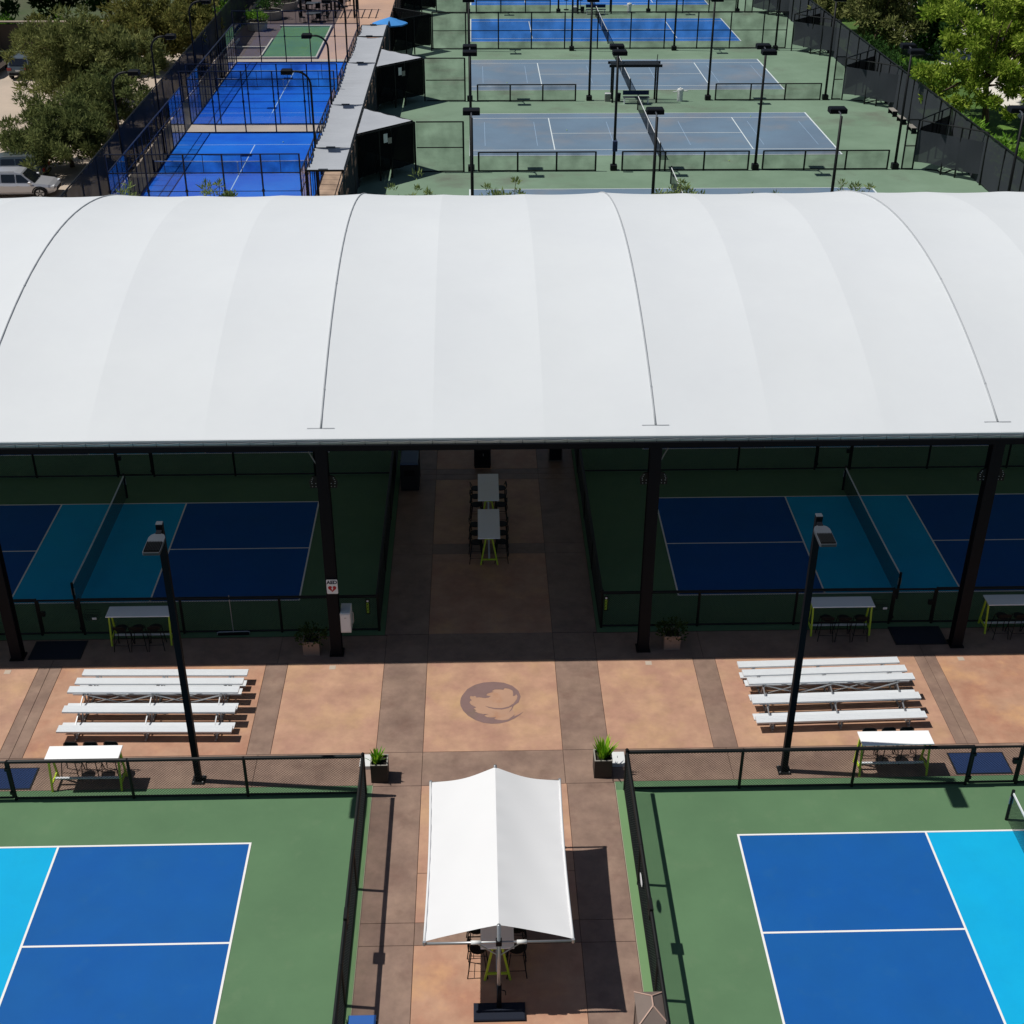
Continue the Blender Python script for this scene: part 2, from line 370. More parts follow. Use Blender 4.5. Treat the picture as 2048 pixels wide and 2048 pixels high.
struct(MB().box(-2.80, -2.787, 8, 25.3, -.05, .007).build('kerb_strip', 'kerb_line'), 'thin pale edge strip beside the left front green court')
struct(MB().box(3.312, 3.325, 8, 25.3, -.05, .007).build('kerb_strip', 'kerb_line'), 'thin pale edge strip beside the right front green court')

# round emblem set into the middle tan panel
P2 = lambda a, b: (-.90+(a-0)*.001134 + 0, b)
em = court_root('floor_emblem', 'dark round leafy lion-like emblem stained into the tan panel')
CAL = [(-.6197, 28.60), (1.05, 28.81)]
def px2g(a, b):
    """emblem drawing coordinates to plaza metres"""
    d = r_*((900+a/12.075)-1024)/1024/2.578081 + u_*(1024-(1330+b/12.075))/1024/2.578081 + f_
    t = -22.7618/d.z; return (d.x*t, d.y*t)
dark = [(245,900),(262,800),(300,730),(420,580),(600,480),(800,425),(1050,408),(1300,430),(1500,500),(1650,620),(1705,760),(1660,900),(1540,985),(1490,1085),(1420,1150),
        (1490,1040),(1500,1000),(1400,1045),(1250,1078),(1080,1068),(940,1035),(840,990),(950,1015),(1080,1040),(1250,1045),(1420,1005),(1530,935),(1610,830),(1630,760),(1600,705),
        (1570,745),(1520,750),(1525,690),(1510,620),(1420,575),(1320,560),(1290,600),(1200,590),(1080,590),(1000,635),(1060,650),(980,670),(905,690),(875,735),(930,745),(985,755),(930,790),(840,800),(740,785),(700,780),(640,790),(605,745),(560,760),(490,750),(480,800),(530,855),(485,870),
        (470,910),(520,965),(630,1025),(570,1050),(640,1100),(590,1110),(680,1160),(800,1185),(935,1190),(860,1205),(825,1225),(900,1260),(1000,1270),(1120,1262),(1065,1300),(1150,1325),(1280,1338),(1400,1315),(1480,1265),(1560,1200),
        (1545,1240),(1640,1210),(1780,1125),(1690,1205),(1560,1290),(1400,1365),(1200,1412),(1000,1420),(800,1395),(620,1335),(440,1230),(320,1110),(255,990)]
def poly_mesh(pts, z, name, m, parent):
    cu = bpy.data.curves.new(name, 'CURVE'); cu.dimensions = '2D'; cu.fill_mode = 'BOTH'
    sp = cu.splines.new('POLY'); sp.points.add(len(pts)-1)
    for p, q in zip(sp.points, pts): p.co = (q[0], q[1], 0, 1)
    sp.use_cyclic_u = True
    t = bpy.data.objects.new('t', cu); me = bpy.data.meshes.new_from_object(t); bpy.data.objects.remove(t)
    me.materials.clear(); me.materials.append(MATS[m]); o = bpy.data.objects.new(name, me); COL.objects.link(o); o.parent = parent; o.location = (0,0,z); return o
poly_mesh([px2g(*q) for q in dark], .004, 'dark_stain', 'logo_dark', em)
light = [(490,760),(605,750),(700,785),(840,805),(985,760),(905,700),(1000,640),(1080,595),(1290,600),(1420,580),(1510,625),(1520,755),(1600,720),(1625,760),(1600,830),(1520,930),(1420,1000),(1500,1010),(1560,1190),(1480,1260),(1280,1332),(1070,1300),(1000,1265),(830,1225),(935,1195),(680,1155),(590,1110),(640,1100),(570,1050),(630,1030),(475,915),(485,870),(530,855)]
poly_mesh([px2g(*q) for q in light], .0025, 'light_stain', 'logo_tan', em)
for x in (-4.25, 4.75, 13.75, -13.4):
    MB().bevbox(x-.09, x+.09, 30.16, 30.34, -.01, .006, .003).build('cover_plate', 'concrete', plaza)

# ------------------------------------------------------------------ tennis courts and surroundings
struct(MB().sheet(-7.0, 29.9, 57, 175, .004).build('tennis_apron', 'tennis_green'), 'green surround of the tennis courts')
def tennis(label, x0, y1, m):
    L, D, s_, sv = 23.77, 10.97, 1.37, 5.485
    r = court_root('tennis_court', label, (x0, y1, 0))
    MB().sheet(0, L, -D, 0, .012).build('court_surface', m, r); z = .022; w = .07
    for a in [(0, L, -w, 0), (0, L, -D, -D+w), (w, L-w, -s_-w/2, -s_+w/2), (w, L-w, -D+s_-w/2, -D+s_+w/2), (0, .1, -D+w, -w), (L-.1, L, -D+w, -w),
              (sv-w/2, sv+w/2, -D+s_+w/2, -s_-w/2), (L-sv-w/2, L-sv+w/2, -D+s_+w/2, -s_-w/2), (sv+w/2, L-sv-w/2, -D/2-w/2, -D/2+w/2)]:
        MB().sheet(*a, z).build('line', 'tennis_line', r)
    if m == 'tennis_grey':
        for a in [(1.0, 1.04, -D+2.4, -2.4), (5.0-.6, 5.04-.6, -D+2.4, -2.4), (9.4, 9.44, -D+2.4, -2.4), (L-9.4, L-9.36, -D+2.4, -2.4), (L-4.6, L-4.56, -D+2.4, -2.4), (L-1.04, L-1.0, -D+2.4, -2.4)]:
            MB().sheet(*a, .017).build('practice_line', 'faint_line', r)
    return r
TEN = [(76.3, 'tennis_grey', 'grey-blue tennis court half hidden behind the white canopy'), (94.42, 'tennis_grey', 'grey-blue tennis court nearest behind the canopy'), (112.5, 'tennis_grey', 'grey-blue tennis court in the middle'),
       (131.0, 'tennis_blue', 'bright blue tennis court'), (149.3, 'tennis_blue', 'bright blue tennis court at the very top of the photo')]
for y, m, l in TEN: tennis(l, -.45, y, m)

# padel, walkway, garden, parking, right strip
struct(MB().sheet(-21.2, -7.0, 57, 113.1, 0).build('padel_terrace', 'concrete'), 'beige concrete terrace round the padel courts')
struct(MB().sheet(-12.9, -7.0, 113.1, 175, -.002).build('patio', 'patio'), 'pinkish paved patio beyond the padel courts')
struct(MB().sheet(-21.2, -12.9, 113.1, 175, -.03).build('garden_bed', 'mulch'), 'planting beds beyond the padel courts')
struct(MB().sheet(-60, -21.2, 55, 116, -.02).build('parking_lot', 'concrete'), 'pale concrete parking lot behind the trees')
struct(MB().sheet(-90, -21.2, 116, 220, -.03).build('far_lawn', 'lawn_dark'), 'ground beyond the parking wall')
struct(MB().sheet(29.9, 38.0, 55, 200, -.02).build('grass_strip', 'grass'), 'grass strip behind the right windscreen fence')
struct(MB().sheet(38.0, 56, 55, 220, -.01).build('path', 'concrete_pale'), 'bright pale path behind the right trees')
struct(MB().sheet(56, 120, 55, 260, -.03).build('far_lawn', 'grass'), 'lawn beyond the right path')
def padel(label, y0):
    r = court_root('padel_court', label, (-14.375, y0+10.03, 0))
    MB().sheet(-5.02, 5.02, -10.03, 10.03, .006).build('court_turf', 'padel', r)
    for a in [(-5.02, 5.02, 6.9, 6.95), (-5.02, 5.02, -6.95, -6.9), (-.03, .03, -6.9, 6.9)]: MB().sheet(*a, .011).build('line', 'padel_line', r)
padel('near blue padel court', 69.5); padel('far blue padel court', 91.8)
# garden details
struct(MB().box(-17.6, -13.2, 113.4, 127, -.03, .06).build('turf', 'turf'), 'green turf rectangle beyond the padel courts')
kr = court_root('kerb', 'pale kerbs round the garden beds')
for a in [(-20.4, -13.05, 113.15, 113.35), (-17.8, -17.65, 113.35, 121.2), (-13.2, -13.05, 113.35, 127), (-17.8, -13.05, 127, 127.2), (-20.6, -17.8, 117.5, 117.65), (-20.75, -20.6, 113.35, 121.2)]:
    MB().bevbox(*a, -.03, .16, .02).build('kerb_stone', 'kerb', kr)
for k in range(7):
    MB().bevbox(-21.9, -21.6, 113.5+k*4, 117.4+k*4, -.03, .25, .03).build('kerb_stone', 'kerb', kr)

# ------------------------------------------------------------------ fences
def wires(mb, L, z0, z1, sp=.075, r=.0035, y=0, x0=0):
    h = z1-z0
    def seg(a, b):
        (xa, za), (xb, zb) = a, b
        d = Vector((xb-xa, 0, zb-za)); ln = d.length
        if ln < .03: return
        d /= ln; nrm = Vector((-d.z, 0, d.x))
        vs = []
        for p in (Vector((xa, y, za)), Vector((xb, y, zb))):
            for c, s_ in ((1, 0), (-.5, .866), (-.5, -.866)): vs.append(p + nrm*(r*c) + Vector((0, r*s_, 0)))
        mb.add(vs, [(0,1,4,3),(1,2,5,4),(2,0,3,5)])
    n = int((L+h)/sp)
    for i in range(n):
        s_ = -h+(i+.5)*sp
        xa, za, xb, zb = s_, z0, s_+h, z1
        if xa < 0: za += -xa; xa = 0
        if xb > L: zb -= xb-L; xb = L
        if xb > xa:
            seg((x0+xa, za), (x0+xb, zb)); seg((x0+L-xa, za), (x0+L-xb, zb))
def fence(label, p0, p1, posts, h=1.25, gates=(), mesh='wire', pr=.04, rr=.032, group=None, mid=None, caps=True, bottom=True, end_h=.06, name='chain_link_fence', screen=(0.05, None), mat_='fence_black'):
    """straight run from p0 to p1; posts: distances; gates: (d0,d1)"""
    p0, p1 = Vector(p0), Vector(p1); L = (p1-p0).length; a = math.atan2(p1.y-p0.y, p1.x-p0.x)
    root = thing(name, label, 'fence', (p0.x, p0.y, 0), a, group)
    if name != 'chain_link_fence': pr, rr = .055, .042
    for d in posts:
        e = end_h if (d < .01 or d > L-.01) else .0
        MB().tube([(d,0,0),(d,0,h+e)], pr, 8).build('post', mat_, root, False)
        if caps: MB().tube([(d,0,h+e),(d,0,h+e+.02),(d,0,h+e+.035)], pr*1.15, 8, r2=pr*.5).build('post_cap', mat_, root)
    spans = []; x = 0
    for g0, g1 in gates: spans.append((x, g0)); x = g1
    spans.append((x, L))
    for s0, s1 in spans:
        if s1-s0 < .1: continue
        MB().tube([(s0,0,h-.02),(s1,0,h-.02)], rr*(1.5 if name == 'chain_link_fence' else 1), 8).build('top_rail', mat_, root)
        if bottom: MB().tube([(s0,0,.06),(s1,0,.06)], rr*.9, 6).build('bottom_rail', mat_, root)
        if mid: MB().tube([(s0,0,mid),(s1,0,mid)], rr*.8, 6).build('mid_rail', mat_, root)
        if mesh == 'wire':
            mb = MB(); wires(mb, s1-s0, .05, h-.02, x0=s0); stuff(mb.build('wire_mesh', 'wire', root))
        elif mesh:
            z0, z1 = screen; z1 = z1 or h-.05
            n = max(2, int((s1-s0)/.6)); sd = rnd.random()*9
            def fn(u, v):
                bow = .05*math.sin(u*(s1-s0)*2.1+sd)*math.sin(math.pi*v)+.03*math.sin(u*(s1-s0)*5.3+v*3+sd)
                zz = z0+(z1-z0)*v
                if v < .01: zz += .05*math.sin(u*(s1-s0)*1.7+sd)
                return (s0+(s1-s0)*u, (bow if mesh.startswith('wind') else 0)-.04, zz)
            MB().grid(fn, n, 6).build('windscreen' if mesh.startswith('wind') else 'wire_mesh', mesh, root, True)
    for g0, g1 in gates:
        gt = MB(); q = .055
        for xx in (g0+q, g1-q): gt.tube([(xx,0,.08),(xx,0,h-.03)], pr*.75, 8)
        for zz in (.08, h-.03): gt.tube([(g0+q,0,zz),(g1-q,0,zz)], pr*.75, 8)
        gate = gt.build('gate', mat_, root)
        if mesh == 'wire':
            mb = MB(); wires(mb, g1-g0-2*q, .08, h-.03, x0=g0+q); stuff(mb.build('wire_mesh', 'wire', gate))
        MB().box(g1-.2, g1-.06, -.05, .05, h*.55, h*.66).build('latch', mat_, gate)
        for zz in (.25, h-.25): MB().box(g0-.01, g0+.1, -.05, .05, zz-.04, zz+.04).build('hinge', mat_, gate)
    return root
GF = 'black chain link fences round the pickleball courts'
# front fences along the plaza
xl = [-2.95, -5.87, -8.70, -11.60, -12.88, -15.7, -18.6, -21.4]
fence('black chain link fence between plaza and left front court', (-2.95, 25.0), (-21.4, 25.0), [-2.95-x for x in xl], gates=[(8.65, 9.93)], group=GF)
xr = [3.54, 6.42, 9.27, 12.16, 13.44, 16.3, 19.2, 22.0]
fence('black chain link fence between plaza and right front court', (3.54, 25.0), (22.0, 25.0), [x-3.54 for x in xr], gates=[(8.62, 9.90)], group=GF)
fence('black chain link fence along the left side of the shaded umbrella walk', (-2.95, 25.0-.07), (-2.95, 12.2), [3.1, 6.33, 9.56, 12.73], group=GF)
fence('black chain link fence along the right side of the shaded umbrella walk', (3.54, 25.0-.07), (3.54, 12.2), [3.1, 6.33, 9.56, 12.73], group=GF)
# under the canopy
fence('black chain link fence in front of the shaded left court', (-3.03, 32.02), (-21.5, 32.02), [0, 2.86, 5.73, 8.64, 9.88, 12.76, 15.6, 18.47], gates=[(8.64, 9.88)], group=GF)
fence('black chain link fence in front of the shaded right court', (3.54, 32.04), (22.0, 32.04), [0, 2.86, 5.74, 8.60, 9.88, 12.7, 15.6, 18.46], gates=[(8.60, 9.88)], group=GF)
fence('black chain link fence on the left edge of the shaded centre aisle', (-3.04, 32.09), (-3.04, 51.4), [3.16, 6.37, 9.56, 12.8, 16, 19.31], group=GF)
fence('black chain link fence on the right edge of the shaded centre aisle', (3.52, 32.11), (3.52, 51.4), [3.1, 6.3, 9.52, 12.8, 16, 19.29], group=GF)
fence('black chain link fence behind the shaded left court', (-3.10, 41.66), (-21.5, 41.66), [2.8, 5.65, 8.53, 9.81, 12.69, 15.5, 18.4], gates=[(8.53, 9.81)], group=GF)
fence('black chain link fence behind the shaded right court', (3.58, 41.66), (22.0, 41.66), [2.85, 5.7, 8.5, 9.78, 12.6, 15.5, 18.42], gates=[(8.5, 9.78)], group=GF)

# ------------------------------------------------------------------ nets
def net(label, x, y0, y1, h=.9, far=False, group=None, name='pickleball_net', post_h=.95):
    r = thing(name, label, 'net', (x, (y0+y1)/2, 0), 0, group); L = (y1-y0)/2
    for s_ in (-1, 1):
        p = MB().tube([(0,s_*L,0),(0,s_*L,post_h)], .04, 10).build('post', 'steel_black', r)
        if not far: MB().box(-.05, .05, s_*L-.02, s_*L+.02, post_h*.55, post_h*.8).build('crank', 'galv', p)
    sag = lambda t: h-.05*(1-t*t)
    n = 16; hh = .035
    band = MB()
    for i in range(n):
        a, b = -1+2*i/n, -1+2*(i+1)/n
        for xx in (-.012,):
            band.add([(xx,a*L,sag(a)-hh*1.6),(-xx,a*L,sag(a)-hh*1.6),(-xx,a*L,sag(a)),(xx,a*L,sag(a)),(xx,b*L,sag(b)-hh*1.6),(-xx,b*L,sag(b)-hh*1.6),(-xx,b*L,sag(b)),(xx,b*L,sag(b))],
                     [(0,1,5,4),(1,2,6,5),(2,3,7,6),(3,0,4,7)]+([(3,2,1,0)] if i == 0 else [])+([(4,5,6,7)] if i == n-1 else []))
    band.build('top_band', 'net_band', r)
    if far:
        MB().grid(lambda u, v: (0, -L+2*L*u, .05+(sag(-1+2*u)-.09)*v), 12, 1).build('netting', 'net_padel' if name == 'padel_net' else 'net_far', r)
        MB().box(-.03, .03, -.04, .04, .02, sag(0)-.04).build('centre_strap', 'net_band', r)
    else:
        mb = MB(); w = .0045; ny = int(2*L/.05)
        for i in range(1, ny):
            yy = -L+2*L*i/ny; mb.box(-w/2, w/2, yy-w/2, yy+w/2, .06, sag(yy/L)-.05)
        for k in range(17):
            zz = .06+k*.046; mb.box(-w/2-.001, w/2+.001, -L, L, zz-w/2, zz+w/2)
        stuff(mb.build('netting', 'wire', r))
    return r
net('shaded pickleball net on the left court under the canopy', -12.26, 33.35, 40.15)
net('shaded pickleball net on the right court under the canopy', 12.75, 33.35, 40.17)
net('pickleball net with white band on the sunny right front court', 12.76, 16.9, 23.72)
net('pickleball net on the sunny left front court', -12.26, 16.9, 23.72)
for i, (y, m, l) in enumerate(TEN):
    net(['dark tennis net partly hidden by the white canopy', 'dark tennis net on the nearest full tennis court', 'dark tennis net beside the small pergola', 'dark tennis net on the nearer bright blue court', 'dark tennis net on the farthest blue court'][i],
        11.5, y-10.97-.95, y+.95, .99, True, 'tennis nets', 'tennis_net', 1.07)

# ------------------------------------------------------------------ big canopy
CY, ZP, KC = 41.3, 9.27, .02135
Y0, Y1 = 30.9, 51.7
ribs = [-31.4, -22.35, -13.3, -4.18, 4.66, 13.8, 22.9, 32.0]
can = thing('shade_canopy', 'huge white barrel-vaulted fabric canopy on dark steel columns', 'canopy', (0, 0, 0))
zc = lambda y: ZP - KC*(y-CY)**2
def panel(xa, xb, za, zb, sag, ne=24, nx=8):
    def fn(u, v):
        x = xa+(xb-xa)*u; y = Y0+(Y1-Y0)*v
        e = min(1, 6*min(v, 1-v)) ** .5 if v not in (0, 1) else 0
        z = zc(y) + ((za+(zb-za)*u) - sag*4*u*(1-u))*e
        return (x, y, z)
    return MB().grid(fn, nx, ne)
for a, b in zip(ribs, ribs[1:]):
    for k in range(3):
        xa, xb = a+(b-a)*k/3, a+(b-a)*(k+1)/3
        off = [0, -.05, -.05, 0]
        panel(xa, xb, off[k], off[k+1], .05).build('fabric_panel', 'fabric', can, True)
for x in ribs:
    pts = [(x, Y0+.32+(Y1-Y0-.64)*i/40, zc(Y0+.32+(Y1-Y0-.64)*i/40)+.006) for i in range(41)]
    MB().tube(pts, .027, 6).build('seam_cable', 'seam', can, True)
    pts = [(x, Y0+.2+(Y1-Y0-.4)*i/30, zc(Y0+.2+(Y1-Y0-.4)*i/30)-.26) for i in range(31)]
    MB().tube(pts, .12, 8).build('arch_rib', 'steel_dark', can, True)
    for t in (.13, .5, .8):
        y = Y0+(Y1-Y0)*t*.6; MB().box(x-.022, x+.022, y-.03, y+.03, zc(y)+.004, zc(y)+.028).build('clamp', 'seam', can)
for yb, sgn in ((Y0, -1), (Y1, 1)):
    zb = zc(yb)
    # white fabric hem, scalloped grey keder strip, dark edge beam
    MB().box(ribs[0], ribs[-1], yb-.03, yb+.10, zb-.055, zb-.004).build('fabric_hem', 'fabric', can)
    for a, b in zip(ribs, ribs[1:]):
        n = 15
        for i in range(n):
            xa, xb = a+(b-a)*i/n+.012, a+(b-a)*(i+1)/n-.012
            mb = MB(); m_ = 6
            for q in range(m_):
                u0, u1 = q/m_, (q+1)/m_
                c0, c1 = -.03*math.sin(math.pi*u0), -.03*math.sin(math.pi*u1)
                y_, yy = yb+sgn*.045, yb+sgn*.065
                ya, yc = min(y_, yy), max(y_, yy)
                X0, X1 = xa+(xb-xa)*u0, xa+(xb-xa)*u1
                mb.add([(X0,ya,zb-.15),(X1,ya,zb-.15),(X1,yc,zb-.15),(X0,yc,zb-.15),(X0,ya,zb-.062+c0),(X1,ya,zb-.062+c1),(X1,yc,zb-.062+c1),(X0,yc,zb-.062+c0)],
                       [(0,3,2,1),(4,5,6,7),(0,1,5,4),(2,3,7,6)]+([(3,0,4,7)] if q == 0 else [])+([(1,2,6,5)] if q == m_-1 else []))
            mb.build('edge_clamp', 'galv', can)
        MB().box(a, b, min(yb-.02, yb+sgn*.03), max(yb+.04, yb+sgn*.03), zb-.155, zb-.06).build('edge_tube', 'seam', can)
    MB().box(ribs[0]-.1, ribs[-1]+.1, yb-.11, yb+.11, zb-.32, zb-.16).build('edge_beam', 'steel_dark', can)
for x in ribs:
    for yb, sgn in ((Y0+.05, -1), (Y1-.05, 1)):
        H = zc(Y0)-.32; c = MB(); w, d, t = .155, .155, .018
        c.box(x-w, x+w, yb-d, yb-d+t, .02, H); c.box(x-w, x+w, yb+d-t, yb+d, .02, H); c.box(x-t/2-.06, x+t/2+.06, yb-d+t, yb+d-t, .02, H)
        col = c.build('column', 'steel_dark', can)
        bp = MB().box(x-.2, x+.2, yb-.2, yb+.2, 0, .03).build('base_plate', 'steel_black', col)
        for i in (-1, 1):
            for j in (-1, 1): MB().cyl((x+i*.175, yb+j*.175), .014, .03, .055, 6).build('anchor_bolt', 'steel_black', col)
        for s_ in (-1, 1):
            a = MB().prism([(0,0),(.20,0),(.22,.18),(.13,.33),(.06,.36),(0,.36)], -.03, .03)
            me = a.mesh(); o = obj('floodlight', me, 'steel_black', col)
            o.matrix_local = Matrix.Translation((x+s_*(w+.002), yb-.02, 5.48)) @ Matrix.Rotation(R(90), 4, 'X') @ (Matrix.Identity(4) if s_ > 0 else Matrix.Scale(-1, 4, (1,0,0)))
            for i, (bx, bz) in enumerate([(.05,.05),(.14,.05),(.05,.14),(.15,.14),(.16,.2),(.14,.26),(.12,.31)]):
                MB().cbox((x+s_*(w+bx), yb-.055, 5.48+bz), (.02,.012,.02)).build('led', 'galv', col)
        br = MB().tube([(x+.16*(1 if x < 0 else -1)*-1, yb+.1, 6.1), (x-.9*(1 if x < 0 else -1), yb+1.2, 6.75)], .018, 6).build('brace_cable', 'galv', can)
        # purlin tie between columns across the aisle
for yb in (36.1, CY, 46.5):
    MB().box(ribs[0], ribs[-1], yb-.06, yb+.06, zc(yb)-.34, zc(yb)-.2).build('purlin', 'steel_dark', can)
for x in ribs[:-1]:
    yb = Y0+.32
    MB().add([(x-.36, yb-.012, zc(yb-.012)+.004), (x+.36, yb-.012, zc(yb-.012)+.004), (x+.36, yb+.012, zc(yb+.012)+.004), (x-.36, yb+.012, zc(yb+.012)+.004)], [(0,1,2,3)]).build('weld_strip', 'seam', can)

# things on the column left of the aisle
t = thing('aed_sign', 'small white AED sign with a red heart on the column', 'sign', (-4.15, 30.76, 2.41))
MB().prism([(x*.155, z*.235) for x, z in [(-1,-.9),(-.9,-1),(.9,-1),(1,-.9),(1,.9),(.9,1),(-.9,1),(-1,.9)]], -.004, .004).build('board', 'sign_white', t).matrix_local = UPRIGHT(0, .0, 0)
text_mesh('AED', .15, 'sign_navy', 'lettering', t, UPRIGHT(0, -.007, .14), offset=.006)
hp = [(math.sin(a)**3*.115, (13*math.cos(a)-5*math.cos(2*a)-2*math.cos(3*a)-math.cos(4*a))/16*.115) for a in [2*math.pi*i/36 for i in range(36)]]
o = poly_mesh(hp, 0, 'heart', 'sign_red', t); o.matrix_local = UPRIGHT(0, -.008, -.06)
o = poly_mesh([(.012,.07),(-.03,-.005),(-.004,-.005),(-.02,-.085),(.034,.012),(.006,.012),(.03,.07)], 0, 'bolt_symbol', 'sign_white', t); o.matrix_local = UPRIGHT(0, -.011, -.06)
t = thing('wall_cabinet', 'white metal cabinet fixed beside the column left of the aisle', 'cabinet', (-3.85, 31.0, .85))
MB().bevbox(-.145, .145, -.25, .28, 0, .66, .02).build('body', 'white_plastic', t)
MB().box(-.125, .125, -.262, -.252, .05, .61).build('door', 'sign_white', t)
MB().box(-.03, .03, -.270, -.263, .5, .515).build('label_plate', 'galv', t)
MB().tube([(.15, .0, .1), (.2, .0, .2), (.2, 0, .5), (.15, 0, .58)], .012, 6).build('handle', 'galv', t)
# lime vertical marks on the fence ends
for x, lab in ((-3.32, 'lime green vertical lettering strip on the fence left of the aisle'), (3.65, 'lime green vertical lettering strip on the fence right of the aisle')):
    t = thing('fence_sign', lab, 'sign', (x, 31.965, .68))
    MB().box(-.06, .06, .012, .02, -.05, .47).build('backing', 'fence_black', t)
    o = MB().cyl((0, 0), .032, -.004, .004, 14).build('round_mark', 'sign_white', t); o.matrix_local = UPRIGHT(0, .004, .41)
    for k in range(7):
        z = k*.053
        for a, b, c, d in [(-.035, .03, 0, .012), (-.035, -.022, .012, .036)] + ([(.014, .03, .014, .04)] if k % 2 else [(-.02, .03, .028, .04)]):
            MB().box(a, b, -.002, .008, z+c, z+d).build('letter_stroke', 'sign_lime', t)

# ------------------------------------------------------------------ small canopy over the walk
t = thing('shade_umbrella', 'white ridged fabric shade on two grey poles over the front walk', 'canopy', (.27, 18.47, 0))
Lu, ex, ez, rz = 4.67, 1.49, 2.02, 2.45
for s_, nm in ((-1, 'fabric_panel'), (1, 'fabric_panel')):
    def fn(u, v):
        y = .0+Lu*v
        endc = .07*math.sin(math.pi*u)*(1-2*v)    # scooped gable ends
        x = s_*(ex*u - .0) ; side = -.035*math.sin(math.pi*v)*u
        z = rz+(ez-rz)*u - .05*math.sin(math.pi*u) - .02*math.sin(math.pi*v) + .007*math.sin(v*62)*u**7 + .006*math.sin(v*55+1)*(1-u)**9 + .004*math.sin(u*9+v*13)
        return (x + s_*side, y + endc*abs(1-2*v), z)
    mb = MB().grid(fn, 20, 90); mb.build(nm, 'fabric_umb', t, True)
    MB().tube([(s_*(ex+.0-.035*math.sin(math.pi*i/10)), Lu*i/10, ez-.02*math.sin(math.pi*i/10)) for i in range(11)], .028, 8).build('edge_pocket', 'fabric_umb', t, True)
for yp in (.0, Lu):
    q = -1 if yp == 0 else 1
    MB().tube([(0, yp+q*.02, .03), (0, yp+q*.02, rz+.03)], .038, 12).build('pole', 'galv', t, True)
    MB().tube([(0, yp+q*.02, .03), (0, yp+q*.02, .75)], .052, 12).build('pole_sleeve', 'steel_dark', t, True)
    MB().tube([(-ex, yp+q*.02, ez-.03), (ex, yp+q*.02, ez-.03)], .026, 10).build('cross_bar', 'galv', t, True)
    for s_ in (-1, 1):
        MB().tube([(s_*.03, yp+q*.02, 1.62), (s_*.45, yp+q*.02, ez-.05)], .014, 6).build('strut', 'galv', t)
        MB().tube([(s_*.36, yp+q*.02, ez-.03), (s_*.56, yp+q*.02, ez-.03)], .042, 10).build('sleeve', 'white_plastic', t, True)
        MB().cyl((s_*ex, yp+q*.02), .035, ez-.07, ez+.02, 10).build('end_knob', 'galv', t)
    MB().box(-.06, .06, yp+q*.02-.06, yp+q*.02+.06, ez-.09, ez+.03).build('hub', 'steel_dark', t)
    MB().tube([(.06, yp, .55), (.13, yp, .52), (.14, yp, .4)], .012, 6).build('crank_handle', 'steel_black', t)
    MB().bevbox(-.53, .54, yp-.34, yp+.10, 0, .07, .02).build('base_weight', 'mat_dark', t)
MB().tube([(0, 0, rz-.075), (0, Lu, rz-.075)], .025, 8).build('ridge_bar', 'galv', t, True)

# ------------------------------------------------------------------ lamp posts on the plaza
def lamp_post(label, x, y):
    r = thing('lamp_post', label, 'street lamp', (x, y, 0), 0, 'plaza lamp posts')
    MB().bevbox(-.075, .075, -.075, .075, .03, 7.58, .01).build('pole', 'steel_dark', r)
    MB().box(-.16, .16, -.16, .16, 0, .03).build('base_plate', 'steel_black', r)
    for i in (-1, 1):
        for j in (-1, 1): MB().cyl((i*.12, j*.12), .018, .03, .07, 6).build('bolt', 'galv', r)
    MB().box(-.06, .06, -.22, -.075, 7.36, 7.46).build('arm', 'steel_dark', r)
    hd = [(-.07, -.2), (.07, -.2), (.14, -.25), (.185, -.36), (.19, -.98), (.165, -1.02), (-.165, -1.02), (-.19, -.98), (-.185, -.36), (-.14, -.25)]
    h = MB().prism(hd, 7.37, 7.44).build('lamp_head', 'seam_dark', r)
    for k in range(10):
        xx = -.155+k*.0345; MB().box(xx-.005, xx+.005, -.98, -.58, 7.446, 7.478).build('cooling_fin', 'steel_black', h)
    MB().box(-.168, .168, -1.0, -.56, 7.4405, 7.446).build('fin_bed', 'steel_black', h)
    MB().box(-.15, .15, -.97, -.5, 7.362, 7.37).build('diffuser', 'lamp_clear', h)
    MB().bevbox(-.075, .075, -.075, .075, 7.581, 7.60, .008).build('pole_cap', 'seam_dark', r)
mat('seam_dark', (66, 71, 78), .5, .05, 3)
lamp_post('tall black plaza lamp post standing beside the left bleachers', -7.2, 25.6)
lamp_post('tall black plaza lamp post standing beside the right bleachers', 7.68, 25.62)

